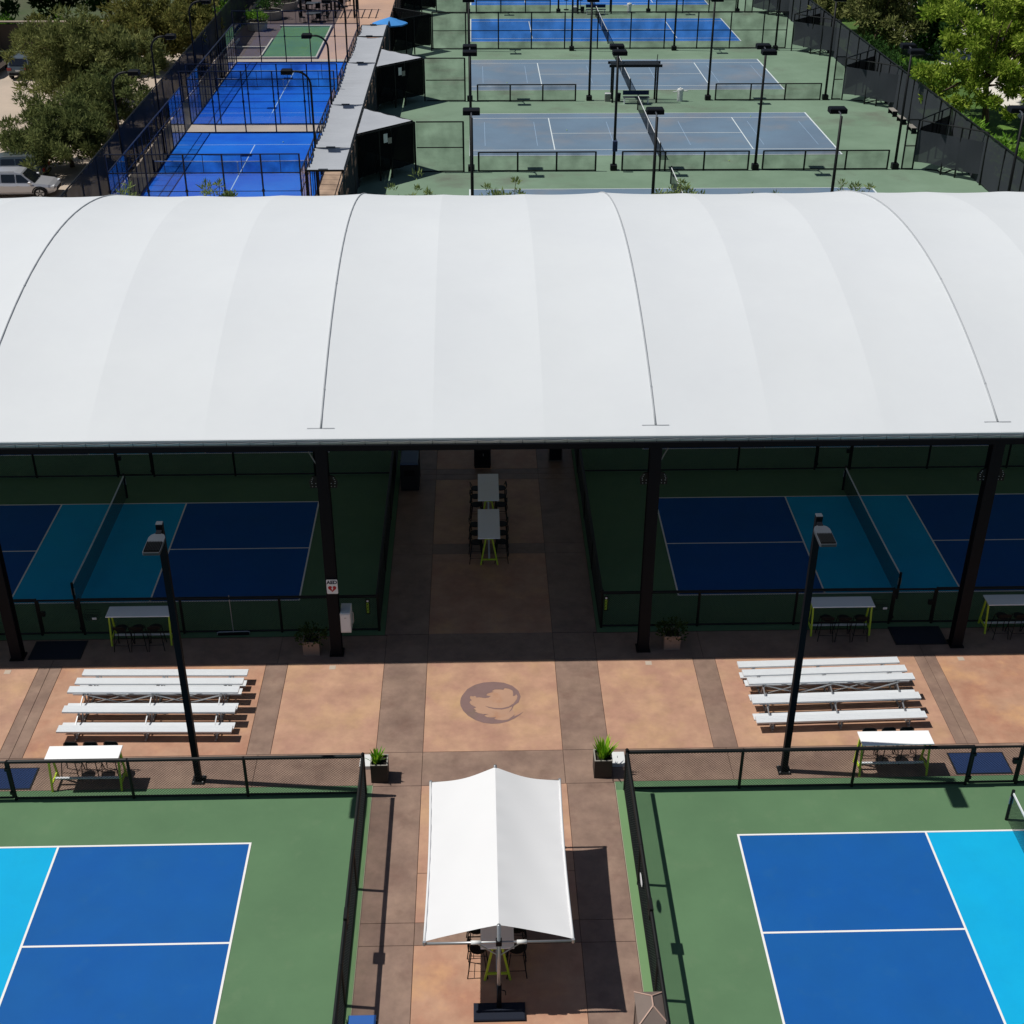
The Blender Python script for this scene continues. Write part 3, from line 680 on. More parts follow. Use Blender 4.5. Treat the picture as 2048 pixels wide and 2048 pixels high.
# ------------------------------------------------------------------ bleachers
def bleacher(label, x, y, rz):
    r = thing('bleachers', label, 'bleachers', (x, y, 0), rz, 'aluminium bleachers on the plaza')
    L = 4.57/2
    for yy, z in ((-1.21, .35), (-.605, .52), (0, .70), (.605, .52), (1.21, .35)):
        mb = MB(); mb.box(-L, L, yy-.135, yy+.135, z-.012, z)
        for e in (-.129, -.05, .05, .129): mb.box(-L+.002, L-.002, yy+e-.006, yy+e+.006, z-.05, z-.012)
        for e in (-.09, -.03, .03, .09): mb.box(-L, L, yy+e-.004, yy+e+.004, z, z+.003)
        p = mb.build('seat_plank', 'alu', r)
        for s_ in (-1, 1): MB().box(s_*L-.004, s_*L+.004, yy-.137, yy+.137, z-.052, z+.002).build('end_cap', 'alu', p)
    for yy, z in ((-.91, .20), (-.32, .38), (.32, .38), (.91, .20)):
        mb = MB(); mb.box(-L, L, yy-.125, yy+.125, z-.012, z)
        for e in (-.118, .118): mb.box(-L+.002, L-.002, yy+e-.006, yy+e+.006, z-.045, z-.012)
        mb.build('foot_plank', 'alu', r)
    for fx in (-1.84, 0, 1.84):
        mb = MB()
        mb.bar((fx, -1.32, .03), (fx, 1.32, .03), .045, .04)
        for yy, z in ((-1.21, .295), (-.605, .465), (0, .645), (.605, .465), (1.21, .295)):
            s_ = 0 if yy == 0 else math.copysign(1, yy)
            mb.bar((fx-.03, yy-.08, z), (fx-.03, yy+.04, .05), .035); mb.bar((fx+.03, yy+.08, z), (fx+.03, yy-.04, .05), .035)
            mb.bar((fx, yy-.13, z-.0), (fx, yy+.13, z-.0), .05, .03)
        for yy, z in ((-.91, .14), (-.32, .31), (.32, .31), (.91, .14)): mb.bar((fx+.045, yy-.13, z), (fx+.045, yy+.13, z), .03, .03)
        for s_ in (-1, 1):
            mb.bar((fx-.045, s_*1.2, .24), (fx-.045, s_*.02, .6), .03)
        mb.build('frame', 'galv', r)
    for a, b in ((-1.84, 0), (0, 1.84)):
        for p, q in (((a, .12, .62), (b, .12, .08)), ((a, .15, .08), (b, .15, .62)), ((a, -.12, .62), (b, -.12, .08)), ((a, -.15, .08), (b, -.15, .62))):
            MB().bar(p, q, .028, .028).build('cross_brace', 'galv', r)
bleacher('low white aluminium bleachers left of the floor emblem', -8.84, 28.47, R(-1.3))
bleacher('low white aluminium bleachers right of the floor emblem', 9.50, 28.52, R(1.5))

# ------------------------------------------------------------------ high tables and stools
def make_table(d=.26):
    r = thing('high_table', '', 'table')
    MB().bevbox(-.91, .91, -d, d, .995, 1.03, .006).build('tabletop', 'white_top', r)
    for s_ in (-1, 1):
        x = s_*.86; mb = MB()
        mb.bar((x, -.1, .99), (x, -.27, 0), .045, .045, (1,0,0)); mb.bar((x, .1, .99), (x, .27, 0), .045, .045, (1,0,0))
        mb.bar((x, -.235, .2), (x, .235, .2), .04, .045); mb.bar((x, -.12, .972), (x, .12, .972), .045, .045)
        mb.build('trestle_leg', 'lime', r)
    MB().bar((-.835, 0, .205), (.835, 0, .205), .06, .035).build('foot_rail', 'alu', r)
    MB().bar((-.84, 0, .965), (.84, 0, .965), .05, .04).build('under_rail', 'steel_dark', r)
    return r
def make_stool():
    r = thing('bar_stool', '', 'stool')
    MB().prism([(.17*math.cos(a)*(1 if abs(math.cos(a)) > .7 else 1.1), .165*math.sin(a)*1.08) for a in [2*math.pi*i/14 for i in range(14)]], .685, .71).build('seat', 'steel_black', r)
    legs = [(-.15, -.13), (.15, -.13), (-.15, .13), (.15, .13)]
    for a, b in legs: MB().tube([(a, b, .69), (a*1.5, b*1.65, 0)], .0125, 6).build('leg', 'steel_black', r)
    ring = [(a*1.36, b*1.47, .21) for a, b in (legs[0], legs[1], legs[3], legs[2], legs[0])]
    MB().tube(ring, .009, 6).build('foot_ring', 'steel_black', r)
    bk = MB().tube([(-.17, -.13, .7), (-.18, -.19, .84), (-.12, -.205, .885), (.12, -.205, .885), (.18, -.19, .84), (.17, -.13, .7)], .011, 6)
    b = bk.build('backrest', 'steel_black', r)
    MB().grid(lambda u, v: (-.17+.34*u, -.175-.03*v-.01*math.sin(math.pi*u), .75+.12*v), 6, 2).build('back_panel', 'steel_black', b)
    return r
T0 = make_table(); T1 = make_table(.35); S0 = make_stool(); used = [False, False, False]
def place_table(label, x, y, rz=0):
    if not used[0]:
        used[0] = True; T0.location = (x, y, 0); T0.rotation_euler = (0,0,rz); T0['label'] = label; T0['group'] = 'white high tables with lime legs'; return T0
    if rz:
        if not used[2]:
            used[2] = True; T1.location = (x, y, 0); T1.rotation_euler = (0,0,rz); T1['label'] = label; T1['group'] = 'white high tables with lime legs'; return T1
        return dup(T1, label, (x, y, 0), rz)
    return dup(T0, label, (x, y, 0), rz, 'white high tables with lime legs')
def place_stool(label, x, y, rz):
    x += rnd.uniform(-.02, .02); y += rnd.uniform(-.02, .02); rz += rnd.uniform(-.08, .08)
    if not used[1]:
        used[1] = True; S0.location = (x, y, 0); S0.rotation_euler = (0,0,rz); S0['label'] = label; S0['group'] = 'black bar stools'; return
    dup(S0, label, (x, y, 0), rz, 'black bar stools')
for lab, key, x, y, side in [('white high table behind the left plaza fence, in shade', 'shaded left fence table', -9.88, 31.70, -1), ('white high table under the canopy, right of the aisle near a floor mat', 'shaded right fence table', 10.54, 31.72, -1),
        ('white high table cut by the right edge of the photo, in shade', 'shaded table at the right edge', 15.70, 31.72, -1), ('white high table cut by the left edge of the photo, in shade', 'shaded table at the left edge', -15.1, 31.70, -1),
        ('sunlit white high table in front of the left bleachers', 'sunlit left table', -9.92, 25.54, 1), ('sunlit white high table in front of the right bleachers', 'sunlit right table', 10.42, 25.63, 1)]:
    place_table(lab, x, y)
    for k in range(3):
        place_stool('black bar stool at the %s, %s from the left' % (key, ORD[k]), x-.5+k*.5, y+side*.36, 0 if side < 0 else math.pi)
for lab, key, x, y in [('white high table lying lengthwise in the shaded aisle, nearer one', 'nearer aisle table', .26, 36.42), ('white high table lying lengthwise in the shaded aisle, farther one', 'farther aisle table', .27, 38.82), ('white high table beneath the small white shade', 'table under the small shade', .25, 20.06)]:
    place_table(lab, x, y, math.pi/2)
    for s_, sn in ((-1, 'left'), (1, 'right')):
        for k in range(3):
            place_stool('bar stool, %s side of the %s, %s from the camera' % (sn, key, ORD[k]), x+s_*.42, y-.6+k*.55, -s_*math.pi/2 + math.pi + (0 if s_ < 0 else 0) if False else (math.pi/2*-1 if s_ < 0 else math.pi/2))

# ------------------------------------------------------------------ floor mats, boxes, bins, planters, squeegee
def fmat(label, x0, x1, y0, y1, m):
    r = thing('floor_mat', label, 'mat', ((x0+x1)/2, (y0+y1)/2, 0), 0, 'door mats at the court gates'); a, b = (x1-x0)/2, (y1-y0)/2
    MB().bevbox(-a, a, -b, b, .001, .016, .006).build('border', 'bin_black', r)
    MB().box(-a+.04, a-.04, -b+.04, b-.04, .016, .02).build('pile', m, r)
fmat('dark blue floor mat at the shaded left gate', -13.0, -11.5, 30.8, 31.7, 'mat_dark')
fmat('dark blue floor mat at the shaded right gate', 12.06, 13.6, 30.95, 31.86, 'mat_dark')
fmat('blue floor mat at the sunny left gate', -12.9, -11.36, 25.36, 26.18, 'mat_blue')
fmat('blue floor mat at the sunny right gate', 12.06, 13.53, 25.36, 26.2, 'mat_blue')
for x, y, lab, dx in ((3.46, 26.1, 'low white box marked 1 behind the right spiky planter', 0), (-2.98, 26.15, 'low white box marked 1 behind the left spiky planter', .1)):
    t = thing('utility_box', lab, 'box', (x, y, 0))
    MB().bevbox(-.19, .19, -.23, .23, .0, .11, .008).build('body', 'white_plastic', t)
    text_mesh('1', .11, 'sign_navy', 'numeral', t, Matrix.Translation((dx, .02, .113)))
def spikes(n, rad, h, sd, w=.036):
    rr = random.Random(sd); mb = MB()
    for i in range(n):
        a = rr.uniform(0, 2*math.pi); q = rr.uniform(.15, 1); L = h*rr.uniform(.6, 1.05); lean = q*rr.uniform(.3, .75)
        bx, by = rad*.55*q*math.cos(a)*rr.random(), rad*.55*q*math.sin(a)*rr.random()
        side = Vector((-math.sin(a), math.cos(a), 0)); pts = []
        for k in range(5):
            u = k/4; p = Vector((bx+math.cos(a)*lean*L*u**1.4, by+math.sin(a)*lean*L*u**1.4, L*u*(1-.25*lean*u)))
            ww = w*(.6+.9*u-1.5*u*u*.98); pts += [p-side*ww, p+side*ww]
        mb.add(pts, [(2*k, 2*k+1, 2*k+3, 2*k+2) for k in range(4)])
    return mb
def planter(label, x, y, w, h, m, plant, sd, rim):
    r = thing('planter', label, 'planter', (x, y, 0)); b = w/2
    mb = MB(); t_ = .03; k = .92
    for a in ((-b, b, -b, -b+t_), (-b, b, b-t_, b), (-b, -b+t_, -b+t_, b-t_), (b-t_, b, -b+t_, b-t_)): mb.box(*a, 0, h)
    mb.build('pot', m, r)
    rm = MB()
    for a in ((-b-.004, b+.004, -b-.004, -b+t_), (-b-.004, b+.004, b-t_, b+.004), (-b-.004, -b+t_, -b+t_, b-t_), (b-t_, b+.004, -b+t_, b-t_)): rm.box(*a, h, h+.012)
    rm.build('rim', rim, r)
    MB().box(-b+t_, b-t_, -b+t_, b-t_, h-.12, h-.06).build('soil', 'soil', r)
    if plant == 'spike': mb = spikes(90 if x > 0 else 54, w*(.8 if x > 0 else .55), .56 if x > 0 else .42, sd); mm = 'leaf_spike'
    else:
        mb = MB(); rr = random.Random(sd)
        for i in range(240):
            a, q = rr.uniform(0, 6.28), rr.random()**.5*.42; p = Vector((q*math.cos(a), q*math.sin(a), rr.uniform(-.02, .5)*(1-q)))
            d = Vector((math.cos(a)*.6+rr.uniform(-.5,.5), math.sin(a)*.6+rr.uniform(-.5,.5), rr.uniform(-.1, .9))).normalized(); s_ = d.orthogonal().normalized()*.025
            L = rr.uniform(.08, .15); mb.quad(p, p+d*L*.5+s_, p+d*L, p+d*L*.5-s_)
        for i in range(7):
            a = rr.uniform(0, 6.28); mb.tube([(0,0,0), (.15*math.cos(a), .15*math.sin(a), .35)], .007, 4)
        mm = 'leaf_pot'
    o = mb.build('foliage', mm, r, False); o.location = (0 if plant != 'spike' else (-.08 if x < 0 else 0), 0, h-.06)
planter('dark square planter with a small spiky plant left of the walk', -2.62, 25.62, .43, .56, 'pot_dark', 'spike', 3, 'pot_rim')
planter('dark square planter with a large spiky plant right of the walk', 3.03, 25.67, .45, .56, 'pot_dark', 'spike', 5, 'pot_rim')
planter('tan square planter with a leafy bush beside the left aisle column', -4.9, 31.05, .47, .46, 'pot_tan', 'bush', 8, 'pot_tan')
planter('tan square planter with a leafy bush beside the right aisle column', 5.5, 31.1, .47, .46, 'pot_tan', 'bush', 9, 'pot_tan')
def recept(label, x, y, w, d, h, lidm, bodym, cat='bin'):
    r = thing('waste_bin', label, cat, (x, y, 0))
    MB().bevbox(-w/2, w/2, -d/2, d/2, .04, h-.1, .02).build('body', bodym, r)
    for s_ in (-1, 1):
        for q in (-1, 1): MB().box(s_*(w/2+.008)-.01, s_*(w/2+.008)+.01, q*d*.3-.02, q*d*.3+.02, .05, h).build('corner_strap', 'bin_black', r)
    MB().bevbox(-w/2+.01, w/2-.01, -d/2+.005, d/2-.005, h-.08, h, .035).build('lid', lidm, r)
    MB().box(-w*.3, w*.3, -d/2-.012, -d/2-.001, h*.55, h*.75).build('flap', 'steel_black', r)
    for s_ in (-1, 1):
        for q in (-1, 1): MB().cyl((s_*w*.38, q*d*.38), .03, 0, .04, 8).build('caster', 'bin_black', r)
recept('tall black bin with a slate blue lid in the shaded aisle', -2.46, 41.02, .63, 1.25, 1.12, 'lid_slate', 'bin_black')
recept('bin with a bright blue lid at the bottom edge of the photo', -2.46, 17.28, .57, .75, .92, 'lid_blue', 'bin_black')
t = thing('storage_cabinet', 'plain black cabinet standing behind the aisle tables', 'cabinet', (.09, 42.35, 0))
MB().bevbox(-.3, .3, -.3, .3, .08, .98, .02).build('body', 'bin_black', t); MB().box(-.27, -.005, -.312, -.302, .12, .92).build('door', 'steel_black', t); MB().box(.005, .27, -.312, -.302, .12, .92).build('door', 'steel_black', t)
MB().box(.02, .04, -.33, -.313, .5, .6).build('handle', 'galv', t); MB().box(-.29, .29, -.29, .29, 0, .08).build('plinth', 'steel_black', t)
t = thing('storage_cabinet', 'dark low cabinet at the right of the aisle just under the canopy edge', 'cabinet', (2.75, 42.7, 0))
MB().bevbox(-.25, .25, -.3, .3, .06, .85, .02).build('body', 'bin_brown', t); MB().box(-.22, .22, -.312, -.302, .1, .8).build('door', 'steel_dark', t)
# brown hip-roofed litter bin at the bottom edge
t = thing('litter_bin', 'brown litter bin with a hipped roof at the bottom edge', 'bin', (3.26, 17.42, 0))
MB().box(-.26, .26, -.36, .36, .05, 1.05).build('body', 'bin_brown', t)
for s_ in (-1, 1):
    for q in (-1, 1): MB().box(s_*.25-.03, s_*.25+.03, q*.35-.03, q*.35+.03, 0, 1.19).build('corner_post', 'bin_brown', t)
z0, z1 = 1.19, 1.42
ridge = [(-.0, -.12, z1), (0, .12, z1)]; cn = [(-.31, -.41, z0), (.31, -.41, z0), (.31, .41, z0), (-.31, .41, z0)]
MB().add(cn+ridge, [(0,1,4),(1,2,5,4),(2,3,5),(3,0,4,5),(3,2,1,0)]).build('roof', 'bin_brown', t)
for a, b in ((cn[0], ridge[0]), (cn[1], ridge[0]), (cn[2], ridge[1]), (cn[3], ridge[1]), (ridge[0], ridge[1])): MB().bar(Vector(a)+Vector((0,0,.006)), Vector(b)+Vector((0,0,.006)), .025, .012).build('ridge_trim', 'bin_edge', t)
# squeegee leaning on the fence
t = thing('court_squeegee', 'wide court squeegee leaning on the shaded left fence', 'squeegee', (-7.3, 31.92, 0))
MB().tube([(0, 0, .08), (-.03, .1, 1.32)], .013, 8).build('handle', 'galv', t)
MB().tube([(-.47, -.04, .03), (-.47, -.03, .09), (-.42, -.02, .11), (.42, 0, .11), (.47, 0, .09), (.47, 0, .03)], .014, 6).build('frame', 'galv', t)
MB().bar((-.45, -.05, .045), (.45, -.02, .045), .05, .06).build('foam_roller', 'steel_dark', t)
for x in (-11.3, 11.75):
    t = thing('wire_basket', 'small black wire basket on the fence beside the shaded %s gate' % ('left' if x < 0 else 'right'), 'basket', (x, 31.85, .72))
    mb = MB()
    for z in (0, .1, .2):
        mb.tube([(-.2, -.12, z), (.2, -.12, z), (.2, .12, z), (-.2, .12, z), (-.2, -.12, z)], .006, 5)
    for i in range(9): mb.tube([(-.2+.05*i, -.12, 0), (-.2+.05*i, -.12, .2)], .004, 4); mb.tube([(-.2+.05*i, -.12, 0), (-.2+.05*i, .12, 0)], .004, 4)
    mb.build('wire_frame', 'steel_black', t); MB().box(.03, .15, -.14, -.126, .02, .09).build('tag', 'white_plastic', t)

# ------------------------------------------------------------------ tennis light poles
def bend(p, q, r_, n=6):
    """points of a pole going up from p then bending over to q (same height top)"""
    return p
def tennis_light(label, x, y, double=True, h=7.0, head_dir=1):
    r = thing('tennis_light', label, 'light pole', (x, y, 0), 0, 'black light poles of the tennis courts')
    MB().tube([(0,0,0),(0,0,h)], .09, 8, r2=.07).build('pole', 'steel_black', r, True)
    MB().bevbox(-.2, .2, -.2, .2, 0, .36, .03).build('base_box', 'steel_black', r)
    for s_ in ((1, -1) if double else (head_dir,)):
        MB().tube([(0, 0, h-.5), (0, s_*.06, h-.1), (0, s_*.25, h+.08), (0, s_*.6, h+.1)], .04, 8).build('arm', 'seam_dark', r, True)
        hd = MB().bevbox(-.42, .42, min(s_*.55, s_*1.15), max(s_*.55, s_*1.15), h-.02, h+.24, .05).build('lamp_head', 'steel_dark', r)
        MB().box(-.36, .36, min(s_*.6, s_*1.1), max(s_*.6, s_*1.1), h-.035, h-.021).build('lens', 'lamp_clear', hd)
TX = [(-.32, 'beside the left baselines'), (8.38, 'left of the nets'), (17.08, 'right of the nets'), (25.72, 'by the right windscreens')]
for y, dbl, row in [(64.6, False, 'row just behind the canopy'), (80.2, True, 'row before the nearest full tennis court'), (98.3, True, 'row level with the pergola'), (116.2, True, 'row at the tall divider fence'), (134.2, True, 'farthest row')]:
    for x, w in TX: tennis_light('black tennis light pole %s, %s' % (w, row), x+(y-80)*-.006+((x+.32)*.033 if y < 70 else 0), y, dbl)
# low divider fences between the courts
GD = 'black divider fences between the tennis courts'
for y, nm in ((80.0, 'nearest divider line'), (98.12, 'divider line beside the pergola'), (134.0, 'farthest divider line')):
    fence('low black divider fence on the left half of the %s' % nm, (.13, y), (7.25, y), [0, 2.37, 4.74, 7.12], 1.2, mesh='far_mesh', group=GD, bottom=True, caps=False, end_h=0, name='divider_fence')
    if y < 90: fence('low black divider fence left of centre on the nearest divider line', (8.88, y+.02), (16.6, y+.02), [0, 2.3, 2.62, 5.0, 7.72], 1.2, mesh='far_mesh', group=GD, caps=False, end_h=0, name='divider_fence')
    fence('low black divider fence on the right half of the %s' % nm, (17.5, y+.04), (25.2, y+.04), [0, 2.56, 5.1, 7.7], 1.2, mesh='far_mesh', group=GD, caps=False, end_h=0, name='divider_fence')
fence('tall black divider fence between grey and bright blue tennis courts', (-3.6, 116.95), (26.5, 116.95), [0, 2.8, 5.57, 8.37, 11.2, 14, 16.8, 19.7, 22.5, 25.3, 28.1, 30.1], 3.0, mesh='far_mesh', group=GD, mid=1.5, caps=False, end_h=0, name='divider_fence')
for y, nm in ((79.95, 'nearer'), (98.2, 'middle'), (134.0, 'farthest')):
    fence('tall black fence bay between shade cabana and court, %s one' % nm, (-3.6, y), (-.78, y), [2.82], 3.05, mesh='far_mesh', mid=1.5, caps=False, end_h=0, name='divider_fence', group=GD)
    fence('tall narrow black fence bay by the right windscreens, %s one' % nm, (26.1, y+.06), (26.75, y+.06), [0], 3.05, mesh='far_mesh', mid=1.45, caps=False, end_h=0, name='divider_fence', group=GD)

# ------------------------------------------------------------------ shade cabanas along the left of the tennis courts, triangular screens on the right
def cabana(y, nm):
    P0, P1, P2_ = (-3.7, y), (-6.95, y-3.15), (-6.95, y+3.1)
    d = math.hypot(3.25, 3.15)
    fence('black windscreen wall on the near side of the %s cabana' % nm, P1, P0, [0, d*.38, d*.58, d], 3.0, mesh='windscreen_dense', caps=False, end_h=0, name='windscreen_fence', group='windscreen walls of the cabanas', screen=(.55, None), bottom=False)
    fence('black windscreen wall on the far side of the %s cabana' % nm, P2_, (-3.76, y+.06), [0, d*.5], 3.0, mesh='windscreen_dense', caps=False, end_h=0, name='windscreen_fence', group='windscreen walls of the cabanas', screen=(.4, None), bottom=False)
    if y > 110: return
    t = thing('shade_sail', 'grey triangular shade sail over the %s cabana' % nm, 'shade sail', (-6.9, y, 3.06))
    def fn(u, v):
        w = 3.05*(1-u); yy = -w+2*w*v
        return (3.1*u, yy*(1-.0), -.10*math.sin(math.pi*u)*math.sin(math.pi*v)+.02*math.sin(yy*7))
    MB().grid(fn, 14, 16).build('fabric', 'fabric_grey', t, True)
    MB().tube([(0,-3.05,.0),(3.1,0,.0),(0,3.05,0)], .03, 6).build('edge_pipe', 'steel_black', t)
    b = thing('cabana_bench', 'dark bench standing inside the %s cabana' % nm, 'bench', (-5.9, y+.2, 0), R(90))
    MB().box(-.8, .8, -.2, .2, .4, .45).build('seat', 'steel_dark', b); MB().box(-.8, .8, .2, .24, .5, .85).build('backrest', 'steel_dark', b)
    for q in (-.7, .7):
        for w in (-.15, .15): MB().box(q-.03, q+.03, w-.03, w+.03, 0, .4).build('leg', 'steel_black', b)
    s_ = thing('notice_board', 'small white notice on the near wall of the %s cabana' % nm, 'sign', (-5.25, y-1.68, 2.25), R(44.1))
    MB().box(-.28, .02, -.012, 0, -.02, .5).build('sheet', 'white_plastic', s_); MB().box(.04, .34, -.012, 0, -.12, .22).build('sheet', 'pot_rim', s_)
for y, nm in ((80.1, 'nearest'), (98.25, 'middle'), (116.2, 'farther'), (134.3, 'farthest')): cabana(y, nm)
fence('long black windscreen fence between covered walkway and tennis courts', (-6.98, 66), (-6.98, 150), [k*3.0 for k in range(29)], 3.0, mesh='windscreen', caps=False, end_h=0, name='windscreen_fence', bottom=False)
def tri(y, nm):
    d = math.hypot(3.2, 3.0)
    fence('grey windscreen wall, near side of the %s right bay' % nm, (26.8, y), (29.95, y-3.0), [0, d*.42, d*.63, d], 3.0, mesh='windscreen', caps=False, end_h=0, name='windscreen_fence', group='triangular windscreen bays on the right', screen=(.5, 2.4), bottom=False)
    fence('grey windscreen wall, far side of the %s right bay' % nm, (26.86, y+.06), (29.7, y+3.2), [d*.45, d*.7, d*.98], 3.0, mesh='windscreen_dense', caps=False, end_h=0, name='windscreen_fence', group='triangular windscreen bays on the right', screen=(.8, 2.5), bottom=False)
    rr = random.Random(int(y)); hose = [(27.6+rr.uniform(-.1,.1)+.35*k+.25*math.sin(k*1.7), y-.6+.5*math.cos(k*1.3), .03+.02*(k % 2)) for k in range(7)]
    tag(MB().tube(hose, .035, 6).build('rolled_net', 'bin_black', None, True), 'dark rolled cover lying in the %s right bay' % nm, 'cover roll')
for y, nm in ((80.1, 'nearest'), (98.08, 'middle'), (115.8, 'farther'), (134.0, 'farthest')): tri(y, nm)
fence('long grey windscreen fence behind the right ends of the tennis courts', (29.85, 62), (29.6, 150), [k*2.93 for k in range(31)], 3.0, mesh='windscreen', caps=False, end_h=0, name='windscreen_fence', bottom=False)
for i, y in enumerate((86.2, 89, 91.4, 93.6)):
    t = thing('courtside_bench', 'low bench along the right windscreen, %s from the front' % ORD[i], 'bench', (29.3, y, 0), 0, 'low benches by the right windscreen')
    MB().box(-.18, .18, -.55, .55, .34, .39).build('seat', 'pot_rim', t)
    for q in (-.55, .55): MB().box(-.16, .16, q-.03, q+.03, 0, .36).build('leg', 'steel_dark', t)

# ------------------------------------------------------------------ pergola with bench, coolers
def pergola(y, nm, full=True):
    t = thing('pergola', 'black steel pergola over the bench %s' % nm, 'pergola', (11.5, y, 0))
    for x in (-1.6, 1.6):
        for yy in (-.55, .6): MB().box(x-.06, x+.06, yy-.06, yy+.06, 0, 2.5).build('post', 'steel_black', t)
    for yy in (-.55, .6): MB().box(-1.9, 1.9, yy-.07, yy+.07, 2.501, 2.68).build('beam', 'steel_black', t)
    for k in range(5): MB().box(-1.75, 1.75, -.42+k*.2, -.36+k*.2, 2.6, 2.66).build('roof_slat', 'seam_dark', t)
    MB().tube([(1.65, .6, 2.68), (1.68, .6, 3.15)], .03, 6).build('mast', 'steel_black', t)
    b = thing('court_bench', 'long grey bench under the pergola %s' % nm, 'bench', (11.6, y-.75, 0))
    for k in range(3): MB().box(-.95, .95, -.28+k*.17, -.13+k*.17, .43, .47).build('seat_slat', 'seam_dark', b)
    MB().box(-.95, .95, .25, .3, .55, .85).build('backrest', 'navy_cloth', b)
    for q in (-.85, .85): MB().box(q-.03, q+.03, -.25, .22, 0, .43).build('leg', 'alu', b)
    c = thing('water_cooler', 'white round water cooler by the pergola %s' % nm, 'cooler', (14.88, y-.1, 0))
    MB().cyl((0, 0), .2, 0, .8, 16, .22).build('body', 'white_plastic', c, False); MB().cyl((0, 0), .23, .8, .88, 16, .2).build('lid', 'white_plastic', c)
    MB().cyl((0, 0), .06, .88, .97, 10).build('lid_knob', 'white_plastic', c)
    for s_ in (-1, 1): MB().tube([(s_*.2, -.05, .72), (s_*.45, -.1, .72+.04*s_), (s_*.55, -.1, .7)], .035, 6).build('cup_holder', 'white_plastic', c)
    w = thing('ice_chest', 'small white ice chest left of the pergola %s' % nm, 'chest', (9.6, y-.05, 0))
    MB().bevbox(-.2, .2, -.18, .18, 0, .5, .02).build('body', 'pot_rim', w); MB().bevbox(-.21, .21, -.19, .19, .501, .6, .02).build('lid', 'white_plastic', w)
    g = thing('waste_basket', 'dark round waste basket near the net post %s' % nm, 'bin', (10.35, y-.15, 0))
    MB().cyl((0, 0), .16, .02, .55, 12, .2).build('body', 'steel_dark', g); MB().cyl((0, 0), .21, .551, .59, 12).build('rim', 'steel_black', g)
pergola(98.1, 'beside the middle grey court'); pergola(134.1, 'at the top of the tennis courts')
for i, x in enumerate((8.9, 10.3)):
    t = thing('folded_umbrella', 'closed navy umbrella at the top, %s of two' % ('left' if i == 0 else 'right'), 'umbrella', (x, 135.6, 0))
    MB().tube([(0,0,0),(0,0,2.5)], .03, 6).build('pole', 'steel_dark', t); MB().tube([(0,0,.9),(0,0,1.3),(0,0,2.1),(0,0,2.6)], .22, 8, r2=.04).build('canopy', 'navy_cloth', t, True); MB().cyl((0,0), .25, 0, .08, 12).build('base', 'steel_black', t)
t = thing('sports_bag', 'dark racket bag hanging on the tennis light left of the pergola', 'bag', (8.38, 80.05, 1.6))
MB().bevbox(-.14, .14, -.28, -.09, -.35, .3, .06).build('body', 'navy_cloth', t); MB().tube([(-.1, -.15, .3), (0, -.1, .5), (.1, -.15, .3)], .015, 6).build('strap', 'steel_black', t)

# ------------------------------------------------------------------ padel enclosures
def padel_cage(y0, nm):
    t = thing('padel_cage', 'steel and glass cage round the %s blue padel court' % nm, 'court cage', (-14.375, y0, 0))
    hx, Ly = 5.06, 20.06; ps = 'padel_steel'; zz = .035
    for ye in (0, Ly):
        for k in range(6):
            x = -hx+k*2*hx/5
            MB().box(x-.04, x+.04, ye-.04, ye+.04, 0, 4.0).build('post', ps, t)
            if k < 5:
                gl = MB().box(x+.06, x+2*hx/5-.06, ye-.006, ye+.006, .03, 2.97).build('glass_pane', 'glass', t)
                MB().grid(lambda u, v: (x+.05+(2*hx/5-.1)*u, ye, 3.04+.92*v), 1, 1).build('wire_panel', 'far_mesh', t)
                MB().box(x+hx/5-.015, x+hx/5+.015, ye-.015, ye+.015, 3.03, 3.97).build('mullion', ps, t)
            MB().box(x-.07, x+.07, ye-.05, ye+.05, 1.98, 2.1).build('clamp', ps, t)
        for z in (3.0, 3.98): MB().box(-hx, hx, ye-.025, ye+.025, z-.025, z+.025).build('rail', ps, t)
        MB().box(-hx, hx, ye-.05, ye+.05, 0, .05).build('sill', ps, t)
        MB().box(-hx, hx, ye-.012, ye+.012, 2.0, 2.03).build('tie_rail', ps, t)
    for s_ in (-1, 1):
        x = s_*hx
        for k in range(21):
            y = k*Ly/20
            if k in (0, 20): continue
            h = 3.0
            if 8 < k < 12 and k != 10: h = 3.0
            w = .03 if k % 2 == 0 else .016
            MB().box(x-w, x+w, y-w, y+w, 0, h).build('side_post', ps, t)
        for (ya, yb) in ((.05, 2.0), (2.02, 4.0), (Ly-4.0, Ly-2.02), (Ly-2.0, Ly-.05)):
            MB().box(x-.006, x+.006, ya+.05, yb-.05, .05, 2.95).build('glass_pane', 'glass', t)
        for (ya, yb) in ((4.0, Ly/2-1.0), (Ly/2-1.0, Ly/2+1.0), (Ly/2+1.0, Ly-4.0)):
            MB().grid(lambda u, v: (x, ya+(yb-ya)*u, .05+2.93*v), 4, 1).build('wire_panel', 'far_mesh', t)
        MB().box(x-.03, x+.03, .04, Ly-.04, 2.97, 3.03).build('rail', ps, t); MB().box(x-.02, x+.02, .04, Ly-.04, 1.98, 2.02).build('tie_rail', ps, t)
        MB().box(x-.04, x+.04, .05, Ly-.05, 0, .05).build('sill', ps, t)
    n = net('dark padel net across the %s blue padel court' % nm, -14.375, y0+Ly/2-5, y0+Ly/2+5, .9, True, 'padel nets', 'padel_net', .95)
    n.rotation_euler = (0, 0, R(90))
padel_cage(69.5, 'near'); padel_cage(91.78, 'far')
